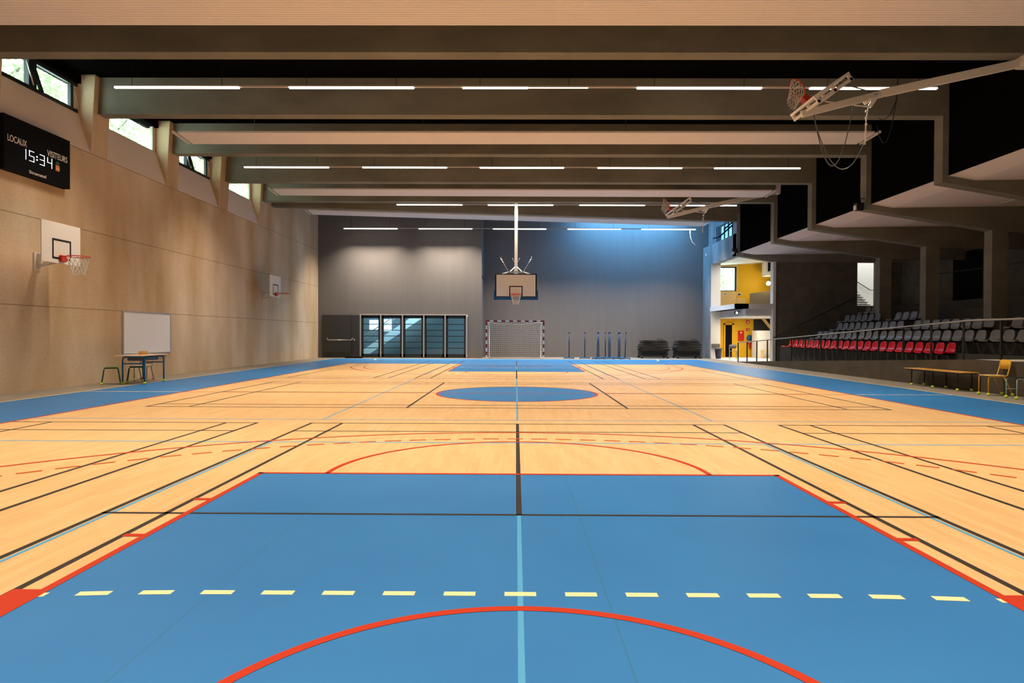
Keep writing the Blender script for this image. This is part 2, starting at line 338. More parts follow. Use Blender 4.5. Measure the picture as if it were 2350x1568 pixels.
# --- red basketball lines
z = 0.0034; m = MB()
for s in (-1, 1): rect(m, s*7.475-.025, 0, s*7.475+.025, 28, z)
rect(m, -7.45, 27.95, 7.45, 28, z); rect(m, -7.45, -.05, 7.45, 0, z)
for sg, yb in ((1, 0), (-1, 28)):
    Y = lambda q: yb+sg*q
    for s in (-1, 1):
        rect(m, s*2.425-.025, Y(0), s*2.425+.025, Y(5.8), z)
        for a, b, l in ((2.62, 3.04, .14), (3.89, 3.945, .12), (4.79, 4.85, .12)): rect(m, s*2.45, Y(a), s*(2.45+l), Y(b), z)
        rect(m, s*6.6-.025, Y(0), s*6.6+.025, Y(2.99), z)
    rect(m, -2.45, Y(5.75), 2.45, Y(5.8), z)
    a0 = math.asin(1.415/6.725)
    if sg == 1:
        arc(m, 0, 5.775, 1.8, 0, pi, z); arc(m, 0, 1.575, 6.725, a0, pi-a0, z, n=120); arc(m, 0, 1.575, 1.275, 0, pi, z)
    else:
        arc(m, 0, 22.225, 1.8, pi, 2*pi, z); arc(m, 0, 26.425, 6.725, pi+a0, 2*pi-a0, z, n=120); arc(m, 0, 26.425, 1.275, pi, 2*pi, z)
arc(m, 0, 14, 1.775, 0, 2*pi, z, n=96); rect(m, -7.45, 13.975, 7.45, 14.025, .0028)
m.build('basketball_marking', 'line_red', fl)
m = MB(); arc(m, 0, 1.575, 6.22, 0.05, pi-.05, z, dash=(.2, .103)); arc(m, 0, 26.425, 6.22, pi, 2*pi, z, dash=(.2, .103))
m.build('dashed_arc_marking', 'line_orange', fl)

# ================================================================== SHELL
ZC = 7.95
PIL = [(12.55, 13.24), (16.13, 16.79), (19.65, 20.31), (23.14, 23.87), (26.8, 27.45)]
BM = [12.67, 16.31, 19.88, 23.55, 27.03]           # near faces of the frames, 0.29 deep
m = MB().box((-11.7, -8.6, 0), (XL, 37.4, 5.94)); m.box((-11.7, -8.6, 5.94), (XL, 12.55, 8.9)); m.box((-11.7, 27.45, 5.94), (XL, 37.4, 8.9))
struct('wall_left', m, 'board_wall')
for i, (a, b) in enumerate(PIL):
    m = MB()
    x0, x1, x2 = -11.62, XL, XL+.12
    vs = [(x0, a, 5.94), (x1, a, 5.94), (x1, b, 5.94), (x0, b, 5.94), (x0, a, 7.95), (x2, a, 7.95), (x2, b, 7.95), (x0, b, 7.95)]
    m.add(vs, [(0, 3, 2, 1), (4, 5, 6, 7), (0, 1, 5, 4), (1, 2, 6, 5), (2, 3, 7, 6), (3, 0, 4, 7)])
    struct('trim_%d' % (i+1), m, 'board_wall')
# sloped sills + windows
for i in range(4):
    a, b = PIL[i][1], PIL[i+1][0]
    struct('trim_%d' % (i+6), MB().prism([(XL, 5.94), (-11.30, 6.95), (-11.62, 6.95), (-11.62, 5.94)], 1, a, b), 'sill_plaster')
    struct('trim_%d' % (i+40), MB().box((-11.62, a, 7.72), (-11.22, b, 7.95)), 'black_ceiling')
    wo = bpy.data.objects.new('window_%d' % (i+1), None); COL.objects.link(wo); wo['kind'] = 'structure'; wo.location = (-11.36, (a+b)/2, 6.95)
    hw = (b-a)/2
    g = MB().box((-.006, -hw, 0), (.006, hw, .77)); g.build('pane', 'clear_glass', wo)
    if i % 2 == 0:
        f = MB().box((-.03, -hw, 0), (.05, hw, .10)).box((-.03, -hw, .68), (.05, hw, .77)).box((-.03, hw-.26, .1), (.05, hw-.16, .68)).box((-.03, -hw, .1), (.05, -hw+.04, .68))
        f.box((-.05, -.22, 0), (.07, .02, .77)); f.build('window_frame', 'frame_dark', wo)
        MB().tube([(.09, -.30, .62), (.10, -.12, .12)], .018, 6).build('opening_strut', 'aluminium', wo); MB().tube([(.09, hw-.2, .60), (.10, hw-.04, .08)], .016, 6).build('opening_strut', 'aluminium', wo)
        MB().bar((.02, -.02, .60), (.10, .14, .05), .08, .06).build('vent_arm', 'frame_dark', wo)
        MB().box((-.03, hw-.16, .1), (.03, hw, .68)).build('reveal_panel', 'sill_plaster', wo)
    else:
        MB().box((-.03, hw-.16, 0), (.05, hw-.12, .77)).box((-.03, -hw, 0), (.04, hw, .03)).build('window_frame', 'frame_light', wo)
        MB().box((-.03, hw-.12, 0), (.03, hw, .77)).build('reveal_panel', 'sill_plaster', wo)
# ceiling: black over the court, higher over the far end with a rooflight opening
struct('ceiling', MB().box((-11.7, -8.6, ZC), (20, 28.05, 8.2)).box((-11.7, 28.05, 8.2), (20, 28.2, 8.9))
       .box((-11.7, 28.2, 8.7), (3.4, 37.5, 8.9)).box((3.4, 28.2, 8.7), (9.8, 35.1, 8.9)).box((9.8, 28.2, 8.7), (20, 37.5, 8.9)).box((3.4, 36.9, 8.7), (9.8, 37.5, 8.9)), 'black_ceiling')
struct('window_5', MB().box((3.4, 35.1, 8.84), (9.8, 36.9, 8.86)), 'blue_glass')
struct('wall_back', MB().box((-11.7, -8.6, 0), (20, -8.3, 8.2)), 'stand_wall')
# frames: hall beam, hall column, gallery beam, gallery column in one cast piece
def frame_poly(top, y):
    cx = 14.92+(min(y, 27)-19.9)*.08
    return [(XL, 7.0), (10.96, 7.0), (10.96, 5.29), (cx, 4.66), (cx, 1.45), (cx+.5, 1.45), (cx+.5, 4.6), (19.2, 4.6), (19.2, 5.44), (11.12, 5.44), (11.12, top), (XL, top)]
for i, y in enumerate([-1.6, 1.97, 5.54, 9.1]+BM):
    struct('trim_%d' % (i+10), MB().prism(frame_poly(ZC, y), 1, y, y+.34), 'beam_concrete')
yf = lambda x: (min(x, 11.05)-XL)*3.40/22.03
struct('trim_19', MB().prism([(XL, 7.0), (10.96, 7.0), (10.96, 5.29), (12.85, 4.98), (19.2, 4.98), (19.2, 5.44), (11.12, 5.44), (11.12, 8.7), (XL, 8.7)], 1, 28.18, 28.5, yf), 'beam_concrete')
# black fascia above the stand, canopy soffits between frames
ys = [-8.3, -1.6, 1.97, 5.54, 9.1]+BM+[31.6]
for i in range(len(ys)-1):
    a = ys[i]+(.34 if i else 0); b = ys[i+1]
    struct('trim_%d' % (i+20), MB().box((11.115, a, 5.455), (11.20, b, 7.95)), 'black_ceiling')
    struct('ceiling_%d' % (i+1), MB().prism([(11.12, 5.455), (11.80, 5.34), (19.2, 5.46), (19.2, 5.6), (11.12, 5.6)], 1, a, b), 'canopy_plaster')
# far walls
m = MB().box((-11.0, 34.9, 2.42), (-1.94, 35.1, 8.8)).box((-11.0, 34.9, 0), (-8.67, 35.1, 2.42)).box((-2.70, 34.9, 0), (-1.94, 35.1, 2.42)).box((-2.14, 35.1, 0), (-1.94, 37.2, 8.8))
m.box((-8.67, 34.9, 0), (-2.70, 35.1, .05)); struct('wall_far_left', m, 'far_wall')
struct('wall_far_right', MB().box((-2.14, 37.2, 0), (11.5, 37.4, 8.8)), 'far_wall')
# side wall beyond the last frame, with the two-storey opening and a high window strip
m = MB().box((XR, 35.75, 0), (11.5, 37.2, 6.42)).box((XR, 31.6, 5.30), (11.3, 35.75, 6.42)).box((11.25, 35.75, 6.42), (11.5, 37.2, 8.8)).box((11.25, 31.9, 7.4), (11.5, 35.75, 8.8))
m.box((XR, 31.55, 5.30), (11.3, 32.1, 7.4)); struct('wall_right', m, 'side_concrete')
wo = bpy.data.objects.new('window_6', None); COL.objects.link(wo); wo['kind'] = 'structure'; wo.location = (11.36, 33.9, 6.42)
MB().box((-.006, -1.85, 0), (.006, 1.85, .98)).build('pane', 'blue_glass', wo)
f = MB()
for y in (-1.85, -1.2, -.55, .1, .75, 1.4, 1.8): f.box((-.04, y, 0), (.04, y+.05, .98))
f.box((-.04, -1.85, 0), (.04, 1.85, .05)).build('window_frame', 'frame_light', wo)
MB().bar((-.25, -1.6, .62), (-.25, .9, .30), .06, .07).bar((-.25, .9, .30), (-.45, 1.3, .28), .05, .05).build('opening_arm', 'matte_black', wo); MB().bar((-.18, -1.7, .85), (-.18, .3, .62), .06, .07).build('opening_arm', 'matte_black', wo)
# gallery slab at the corner opening and right jamb
struct('trim_50', MB().box((10.93, 31.5, 2.66), (11.55, 35.75, 2.90)).box((10.93, 31.5, 2.66), (12.9, 31.75, 2.90)), 'white_plaster')
struct('trim_51', MB().box((11.5, 31.75, 2.30), (15.6, 38.2, 2.66)).box((11.05, 31.75, 2.66), (13.1, 38.2, 2.74)), 'white_plaster')
struct('trim_52', MB().box((XR+.02, 35.70, 0), (11.5, 35.78, 2.66)).box((XR+.02, 35.70, 2.9), (11.5, 35.78, 5.3)), 'white_plaster')
struct('trim_53', MB().box((12.78, 31.55, 0), (12.92, 31.9, 2.66)).box((12.78, 31.55, 2.9), (12.92, 31.9, 5.0)), 'white_plaster')
struct('ceiling_foyer', MB().prism([(10.97, 5.34), (11.5, 5.50), (16, 5.70), (16, 5.85), (10.97, 5.85)], 1, 31.95, 38.3), 'white_plaster')
# foyer shell
m = MB().box((11.4, 38.2, 0), (12.0, 38.4, 5.85)).box((12.0, 38.2, 0), (13.24, 38.4, 3.98)).box((12.0, 38.2, 5.45), (13.24, 38.4, 5.85)).box((13.24, 38.2, 0), (14.3, 38.4, 5.85)).box((14.3, 38.2, 2.7), (16.0, 38.4, 5.85)).box((11.4, 35.78, 0), (11.5, 38.2, 5.85))
struct('wall_foyer', m, 'yellow_paint')
struct('wall_foyer_side', MB().box((16.0, 31.9, 0), (16.2, 38.4, 5.85)).box((14.3, 38.2, 0), (16.0, 38.4, 2.3)), 'dark_paint')
struct('floor_foyer', MB().box((XR+.1, 31.6, .002), (16.0, 38.2, .012)), 'white_floor')
wo = bpy.data.objects.new('window_7', None); COL.objects.link(wo); wo['kind'] = 'structure'; wo.location = (12.62, 38.25, 3.98)
MB().box((-.62, -.006, 0), (.62, .006, 1.47)).build('pane', 'clear_glass', wo)
MB().box((.53, -.06, 0), (.62, .06, 1.47)).box((-.62, -.06, 1.40), (.62, .06, 1.47)).box((-.62, -.06, 0), (.62, .06, .05)).build('window_frame', 'frame_dark', wo)
MB().box((.62, -.10, -.05), (.70, -.05, 1.56)).box((-.62, -.10, 1.47), (.62, -.05, 1.56)).build('window_surround', 'pale_wood', wo)
struct('trim_54', MB().box((12.0, 38.12, 2.74), (13.24, 38.2, 3.98)).box((13.26, 38.14, 2.74), (13.80, 38.2, 3.55)), 'pale_wood')
struct('trim_55', MB().prism([(13.82, 2.74), (15.9, 2.74), (15.9, 4.12), (13.82, 3.79)], 1, 37.4, 37.55), 'grey_parapet')
# upper flight seen from below, lower flight
m = MB().prism([(14.55, 4.80), (15.9, 4.80), (15.9, 5.85), (15.35, 5.60), (15.35, 5.45), (15.2, 5.45), (15.2, 5.30), (15.05, 5.3), (15.05, 5.18), (14.66, 5.02), (14.66, 5.85), (14.55, 5.85)], 1, 37.0, 37.6)
struct('trim_56', m, 'white_plaster')
struct('trim_57', MB().box((14.66, 37.7, 5.0), (15.3, 37.75, 5.85)), 'blue_wall')
st = [(13.95, .01), (13.95, 1.60)]
x, zz = 14.75, 1.60
st.append((x, zz))
for k in range(9): zz -= .16; st.append((x, zz)); x += .09; st.append((x, zz))
st.append((x, .01))
struct('trim_58', MB().prism(st, 1, 36.6, 37.5), 'white_plaster')
struct('trim_59', MB().bar((14.45, 37.2, 2.35), (15.25, 37.2, 1.35), .3, .08), 'pale_wood')
d = struct('door_2', MB().box((12.58, 38.12, 0), (12.98, 38.18, 1.95)), 'matte_black')
MB().box((12.50, 38.10, 0), (12.58, 38.18, 2.03)).box((12.98, 38.10, 0), (13.10, 38.18, 2.03)).box((12.50, 38.10, 1.95), (13.10, 38.18, 2.03)).build('door_frame', 'yellow_paint', d)
# wall closing the stand at the far end, doorway to the white stair
m = MB().box((12.92, 31.63, 0), (17.0, 31.9, 5.0)).box((17.0, 31.63, 0), (17.95, 31.9, 2.82)).box((17.95, 31.63, 0), (19.2, 31.9, 5.0))
struct('wall_stand_end', m, 'stand_wall')
struct('wall_stand_back', MB().box((19.2, -8.6, 0), (19.4, 31.9, 8.9)), 'stand_wall')
m = MB().box((16.3, 34.5, 2.6), (20.6, 34.6, 8.6)).box((20.5, 31.9, 2.6), (20.6, 34.5, 8.6)).box((16.3, 31.9, 2.6), (16.4, 34.5, 8.6)).box((16.3, 31.9, 2.6), (20.6, 34.6, 2.7)).box((16.3, 31.9, 8.5), (20.6, 34.6, 8.6)).box((19.2, 31.85, 2.6), (20.6, 31.95, 8.6)).box((16.3, 31.85, 5.44), (19.3, 31.95, 8.6))
struct('wall_stair_hall', m, 'white_plaster')
m = MB()
for k in range(7): m.box((16.4, 33.2, 2.7+k*.13), (18.62-k*.13, 34.5, 2.7+(k+1)*.13-.03))
struct('trim_60', m, 'white_plaster')
m = MB()
for k in range(7): m.box((16.4, 33.18, 2.7+(k+1)*.13-.03), (18.66-k*.13, 34.5, 2.7+(k+1)*.13))
struct('trim_61', m, 'matte_black')
t = thing('stair_handrail', 'dark handrail running down the bright white stair hall wall', 'handrail', (18.2, 34.42, 4.42))
MB().tube([(0, 0, 0), (1.0, 0, -.62), (1.15, 0, -.62)], .02, 6).build('rail', 'rail_dark', t)
MB().tube([(.3, 0, -.19), (.3, .08, -.22)], .01, 5).build('rail_bracket', 'rail_dark', t); MB().tube([(.9, 0, -.56), (.9, .08, -.59)], .01, 5).build('rail_bracket', 'rail_dark', t)
# stand: terraces, ramp and landing
m = MB(); X0 = 13.0; lev = [.79, 1.17, 1.55, 1.94, 2.32, 2.70]
poly = [(X0, 0)]
for k, zl in enumerate(lev): poly += [(X0+.8*k, zl), (X0+.8*(k+1), zl)]
poly[-1] = (19.2, lev[-1]); poly.append((19.2, 0))
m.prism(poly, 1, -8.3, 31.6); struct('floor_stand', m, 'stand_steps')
rz = lambda y: .02+(31.4-y)*.0455
m = MB(); p = [(31.4, 0), (31.4, .02), (15.3, .75), (-8.3, .75), (-8.3, 0)]
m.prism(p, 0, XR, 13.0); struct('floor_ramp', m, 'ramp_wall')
flat(m := MB(), 11.10, 14.05, 12.98, 15.25, .756); struct('floor_landing', m, 'landing_vinyl')
for i, (x, y0, y1) in enumerate([(14.8, 18.56, 19.4), (13.55, 25.9, 27.0), (14.2, 22.0, 23.2)]):
    tag(MB().box((x-.04, y0, 5.36), (x+.04, y1, 5.41)).build('slot_lamp', 'lamp_body'),
        ['unlit slot lamp in the canopy soffit nearest the right edge', 'unlit slot lamp in the farthest canopy soffit', 'unlit slot lamp in the middle canopy soffit'][i], 'ceiling light', 'unlit slot lamps over the stand')
# corridor behind the glazed screen
struct('wall_corridor', MB().box((-11.0, 40.0, 0), (-1.94, 40.2, 4.5)).box((-11.1, 35.1, 0), (-11.0, 40.2, 4.5)).box((-2.1, 37.4, 0), (-1.94, 40.2, 4.5)).box((-11.1, 35.1, 4.5), (-1.94, 40.2, 4.6)), 'corridor_grey')

# ================================================================== glazed screen and door in the far left wall
d = struct('door_1', MB().box((-10.74, 34.84, .02), (-9.12, 34.9, 2.36)).box((-9.10, 34.84, .02), (-8.72, 34.9, 2.36)), 'door_grey')
b = MB().tube([(-10.45, 34.84, 1.10), (-10.43, 34.74, 1.02), (-10.38, 34.72, .98), (-9.10, 34.72, .98), (-9.06, 34.75, 1.03), (-9.06, 34.84, 1.10)], .022, 8); b.build('push_bar', 'steel', d)
MB().ball((-8.95, 34.78, .99), .05, 10, 6).build('door_knob', 'steel', d)
wx = [-8.62, -7.50, -6.30, -5.12, -3.94, -2.76]
wo = bpy.data.objects.new('window_8', None); COL.objects.link(wo); wo['kind'] = 'structure'; wo.location = (-5.7, 34.9, .05)
def rel(x): return x+5.7
f = MB().box((rel(-8.67), -.05, 2.31), (rel(-2.70), .02, 2.37))
for k, x in enumerate(wx): f.box((rel(x)-.035, -.05, 0), (rel(x)+.035, .02, 2.31))
f.build('mullion_frame', 'frame_light', wo)
for k in range(5):
    a, b_ = rel(wx[k])+.035, rel(wx[k+1])-.035
    s = MB().box((a, -.02, 0), (a+.12, .05, 2.31)).box((b_-.10, -.02, 0), (b_, .05, 2.31)).box((a, -.02, 0), (b_, .05, .17)).box((a, -.02, 2.14), (b_, .05, 2.31))
    for q in range(1, 6): zq = .17+1.97*q/6; s.box((a+.1, -.02, zq-.02), (b_-.1, .03, zq+.02))
    s.build('sash', 'frame_dark', wo)
    MB().box((a+.1, .03, .17), (b_-.1, .036, 2.14)).build('pane', 'grey_glass', wo)
# stair visible through the screen
t = thing('corridor_staircase', 'pale staircase rising to the right behind the glazed screen', 'staircase', (-5.7, 38.2, 0))
m = MB().prism([(-3.6, .1), (-3.2, .1), (2.8, 4.2), (2.1, 4.2), (-3.6, .35)], 1, -.06, .06); m.build('stringer', 'stair_pale', t)
m = MB()
for k in range(18): m.box((-3.4+k*.33, 0.06, .25+k*.22), (-3.0+k*.33, 1.2, .30+k*.22))
m.build('treads', 'stair_pale', t)
MB().tube([(-3.8, 0, 1.0), (1.9, 0, 4.75)], .035, 8).tube([(-3.8, 0, .85), (1.9, 0, 4.6)], .02, 8).build('handrail', 'white_metal', t)
for i, (x0, z0, x1, z1) in enumerate([(-9.3, 1.55, -8.6, 2.2), (-8.45, 1.5, -7.9, 2.25), (-8.0, 2.4, -7.2, 3.0), (-4.9, 2.45, -2.3, 2.95)]):
    struct('window_%d' % (9+i), MB().box((x0, 39.94, z0), (x1, 39.98, z1)), 'lit_pane')
o = MB().box((-.46, -.2, 0), (.46, .2, .09)).build('folded_doormat', 'matte_black', loc=(-8.86, 34.42, .002), bevel=.03)
tag(o, 'low black folded mat on the floor between grey door and glazed screen', 'mat')

# ================================================================== linear lamps
segX = [(-9.27, -6.40), (-5.25, -2.39), (-1.27, 1.57), (2.72, 5.56), (6.66, 9.55)]
rows = [('nearest', -7.0, segX), ('second', 0.15, segX), ('overhead', 7.3, segX), ('a', 14.42, segX), ('b', 21.38, segX), ('c', 27.56, segX[1:]), ('d', 33.85, segX)]
labels = ['row of strip lamps behind the camera', 'row of strip lamps above the near baseline', 'row of strip lamps over the near half of the court',
          'nearest visible row of strip lamps, crossing in front of the second beam', 'second visible row of strip lamps, just above the middle of the hall',
          'row of four strip lamps directly in front of the hanging basketball mast', 'farthest row of strip lamps, lighting the dark grey end wall']
ZL = 6.95
for (nm, y, segs), lb in zip(rows, labels):
    t = thing('linear_lamp', lb, 'ceiling light', (0, y, ZL), 0, 'rows of strip lamps across the ceiling')
    MB().box((segs[0][0], -.03, .022), (segs[-1][1], .03, .055)).build('mounting_rail', 'lamp_body', t)
    for a, b in segs:
        for x in (a+.4, b-.4): MB().tube([(x, 0, .05), (x, 0, ZC-ZL-.001 if y < 28 else 1.74)], .006, 5).build('suspension_wire', 'matte_black', t)
    for a, b in segs:
        lit = (a, .22) if (nm == 'a' and a == -1.27) else (a, b)
        ld = bpy.data.lights.new('strip_light', 'AREA'); ld.shape = 'RECTANGLE'; ld.size = lit[1]-lit[0]; ld.size_y = .06
        ld.energy = LAMP_W*(lit[1]-lit[0])/2.87*(1.75 if nm == 'd' else 1); ld.color = LAMP_C; ld.spread = LAMP_SPREAD
        lo = bpy.data.objects.new('strip_light', ld); COL.objects.link(lo); lo.location = ((lit[0]+lit[1])/2, y, ZL-.009)
        if nm == 'a' and a == -1.27:
            MB().box((a, -.03, 0), (.22, .03, .025)).build('lit_diffuser', 'lamp_lit', t); MB().box((.22, -.02, 0.01), (1.6, .02, .022)).build('dim_diffuser', 'lamp_dim', t)
        else: MB().box((a, -.03, -.004), (b, .03, .03)).build('lit_diffuser', 'lamp_lit', t)
# ------------------------------------------------------------------ radiant ceiling panels
def panel(label, pts, zc, wires=True):
    """pts = near-left, near-right, far-right, far-left (x, y)"""
    cx = sum(p[0] for p in pts)/4; cy = sum(p[1] for p in pts)/4
    t = thing('radiant_panel', label, 'ceiling panel', (cx, cy, zc), 0, 'beige radiant panels between the beams')
    (ax, ay), (bx, by), (c_x, c_y), (dx, dy) = [(p[0]-cx, p[1]-cy) for p in pts]
    m = MB(); n = 20
    for k in range(n):      # ribbed underside
        t0, t1 = k/n, (k+.88)/n
        def L(t): return (ax+(dx-ax)*t, ay+(dy-ay)*t)
        def R(t): return (bx+(c_x-bx)*t, by+(c_y-by)*t)
        l0, l1, r0_, r1_ = L(t0), L(t1), R(t0), R(t1)
        vs = [(*l0, 0), (*r0_, 0), (*r1_, 0), (*l1, 0), (*l0, .05), (*r0_, .05), (*r1_, .05), (*l1, .05)]
        m.add(vs, [(0, 3, 2, 1), (4, 5, 6, 7), (0, 1, 5, 4), (1, 2, 6, 5), (2, 3, 7, 6), (3, 0, 4, 7)])
    m.build('panel_sheet', 'panel_beige', t)
    q = MB().quad((ax, ay, .02), (bx, by, .02), (c_x, c_y, .02), (dx, dy, .02)); q.build('backing_sheet', 'panel_beige', t)
    MB().bar((ax-.13, ay-.03, .03), (dx-.13, dy+.03, .03), .05, .06).build('end_rail', 'white_metal', t); MB().bar((bx+.13, by-.03, .03), (c_x+.13, c_y+.03, .03), .05, .06).build('end_rail', 'white_metal', t)
    for u in (.1, .35, .65, .9):
        x = ax+(bx-ax)*u; y = (ay+dy)/2+((by+c_y)/2-(ay+dy)/2)*u; MB().tube([(x, y, .05), (x, y, ZC-zc-.001 if cy < 28 else 8.69-zc)], .006, 5).build('hanger', 'cable_grey', t)
zp = 6.93
panel('large beige ribbed ceiling panel cut by the top of the picture', [(-9.6, 9.85), (9.6, 9.85), (9.6, 11.42), (-9.6, 11.42)], zp)
panel('beige ceiling panel between the second and third beams', [(-9.52, 17.60), (9.88, 17.50), (9.93, 18.56), (-9.62, 18.66)], zp)
panel('beige ceiling panel between the fourth and fifth beams', [(-9.52, 24.52), (9.9, 24.60), (9.98, 25.75), (-9.62, 25.62)], zp)
panel('farthest beige ceiling panel, hanging askew behind the slanted beam', [(-9.52, 28.78), (9.50, 31.62), (9.52, 32.78), (-9.66, 29.84)], 6.95)

# ================================================================== basketball equipment
def net(mb, c, r, h, ax=(0, 0, -1), n=12, rb=.13, rows_=5, th=.006, shift=(0, 0, 0), nrm=None):
    """ring points around c in the plane with axes e1,e2; net falls h downwards"""
    e1, e2 = nrm or (Vector((1, 0, 0)), Vector((0, 1, 0)))
    c = Vector(c); sh = Vector(shift)
    P = []
    for j in range(rows_+1):
        t = j/rows_; rr = r+(rb-r)*min(1, t*1.25); row = []
        for k in range(n):
            a = 2*pi*(k+.5*(j % 2))/n
            row.append(c+(e1*math.cos(a)+e2*math.sin(a))*rr+Vector(ax)*h*t+sh*t)
        P.append(row)
    for j in range(rows_):
        for k in range(n):
            o = 0 if j % 2 else -1
            mb.tube([P[j][k], P[j+1][(k) % n]], th, 4, cap=False); mb.tube([P[j][k], P[j+1][(k+o+(1 if j % 2 else 0)+(0 if j % 2 == 0 else 0)) % n]], th, 4, cap=False) if True else None
def ring(c, r, e1, e2, n=28): return [Vector(c)+(Vector(e1)*math.cos(2*pi*k/n)+Vector(e2)*math.sin(2*pi*k/n))*r for k in range(n)]
def outline(mb, o, eu, ev, x0, y0, x1, y1, w_, d_, en):
    """rectangular frame of width w_ in plane (eu, ev) raised d_ along en"""
    o, eu, ev, en = map(Vector, (o, eu, ev, en))
    def bx(a, b, c, d):
        vs = [o+eu*p+ev*q+en*s_ for s_ in (0, d_) for p, q in ((a, b), (c, b), (c, d), (a, d))]
        mb.add(vs, [(0, 3, 2, 1), (4, 5, 6, 7), (0, 1, 5, 4), (1, 2, 6, 5), (2, 3, 7, 6), (3, 0, 4, 7)])
    bx(x0, y0, x1, y0+w_); bx(x0, y1-w_, x1, y1); bx(x0, y0+w_, x0+w_, y1-w_); bx(x1-w_, y0+w_, x1, y1-w_)
# wall mounted goals on the left wall (board faces +x)
def wall_basket(label, y, arm):
    t = thing('basketball_hoop', label, 'basketball hoop', (XL+.003, y, 2.86), 0, 'wall mounted hoops on the left wall')
    X = 0.78
    MB().box((X-.02, -.61, 0), (X, .61, .90)).build('backboard', 'board_white', t, bevel=.006)
    m = MB(); outline(m, (X, 0, 0), (0, 1, 0), (0, 0, 1), -.295, .09, .295, .54, .045, .003, (1, 0, 0)); m.build('target_square', 'black', t)
    m = MB().tube(ring((X+.15+.225, 0, .16), .225, (1, 0, 0), (0, 1, 0)), .011, 8, closed=True)
    m.tube([(X, -.1, .16), (X+.20, -.06, .16)], .01, 6).tube([(X, .1, .16), (X+.20, .06, .16)], .01, 6); rg = m.build('rim', 'hoop_red', t)
    MB().box((X, -.08, .04), (X+.06, .08, .19)).build('rim_bracket', 'hoop_red', t, bevel=.01)
    m = MB(); net(m, (X+.375, 0, .15), .22, .40); m.build('net', 'net_white', t)
    m = MB().box((0, arm-.10, -.12), (.035, arm+.10, .28)).box((.035, arm-.03, -.10), (.12, arm+.03, .26)); m.build('wall_plate', 'white_metal', t, bevel=.008)
    m = MB()
    for zz_ in (-.02, .20): m.bar((.08, arm, zz_), (X-.03, arm*.35, zz_+.10), .05, .05).bar((.08, arm, zz_), (X-.03, -arm*.4, zz_+.12), .04, .04)
    m.box((X-.07, -.45, .02), (X-.02, .45, .07)).box((X-.07, -.45, .5), (X-.02, .45, .55)).box((X-.07, arm*.35-.03, .02), (X-.02, arm*.35+.03, .55)); m.build('support_arm', 'white_metal', t)
    return t
wall_basket('white backboard with red hoop, the nearer one on the left wall under the scoreboard', 13.985, .27)
wall_basket('white backboard with red hoop, the farther one on the left wall', 26.62, .60)
# main far goal hanging from the ceiling (board faces the camera)
t = thing('hanging_basketball_hoop', 'large backboard with blue padding hanging from a white ceiling mast', 'basketball hoop', (-.035, 26.8, 2.82))
MB().box((-.89, 0, .02), (.89, .04, 1.08)).build('backboard', 'black', t, bevel=.004)
MB().box((-.828, -.006, .12), (.828, 0, 1.035)).build('board_face', 'board_cream', t)
m = MB(); outline(m, (0, -.006, 0), (1, 0, 0), (0, 0, 1), -.285, .13, .285, .56, .045, .004, (0, -1, 0)); m.build('target_square', 'black', t)
m = MB().box((-.94, -.035, -.03), (.94, .07, .09)).box((-.94, -.035, .09), (-.865, .07, .38)).box((.865, -.035, .09), (.94, .07, .38)); m.build('edge_padding', 'pad_blue', t, bevel=.015)
m = MB().tube(ring((0, -.15-.225, .185), .225, (1, 0, 0), (0, 1, 0)), .019, 8, closed=True); m.prism([(-.13, .2), (.13, .2), (.05, .07), (-.05, .07)], 1, -.05, -.006).box((-.09, -.16, .14), (.09, -.05, .2)); m.build('rim', 'hoop_red', t)
m = MB(); net(m, (0, -.375, .175), .22, .42, rows_=6, th=.009); m.build('net', 'net_white', t)
MB().bar((0, 1.0, 1.25), (0, 1.0, 5.1), .135, .135).box((-.10, .90, 1.15), (.10, 1.10, 1.32)).build('mast', 'bright_white', t)
m = MB().bar((-.36, .35, 1.18), (.36, .35, 1.18), .05, .05).bar((-.36, .35, 1.18), (-.62, .06, 1.06), .045, .045).bar((.36, .35, 1.18), (.62, .06, 1.06), .045, .045)
m.bar((-.26, .35, 1.2), (-.06, .9, 1.45), .035, .035).bar((.26, .35, 1.2), (.06, .9, 1.45), .035, .035).bar((0, .1, .7), (0, 1.0, 1.2), .06, .06).bar((0, .3, 1.18), (0, 1.0, 1.2), .06, .05).box((-.5, .045, .3), (.5, .09, .35)).box((-.03, .045, .3), (.03, .09, 1.0))
m.build('support_frame', 'bright_white', t)
m = MB()
for s in (-1, 1):
    m.tube([(s*.32, .35, 1.2), (s*.68, .40, 1.80)], .016, 6)
    for q in (.6, .78, .95): m.ball((s*(.32+.36*q), .38, 1.2+.66*q), .022, 8, 5)
    m.tube([(s*.05, .35, 1.55), (s*.14, .38, 1.75)], .008, 5).ball((s*.15, .38, 1.77), .02, 8, 5)
m.build('chain', 'aluminium', t)
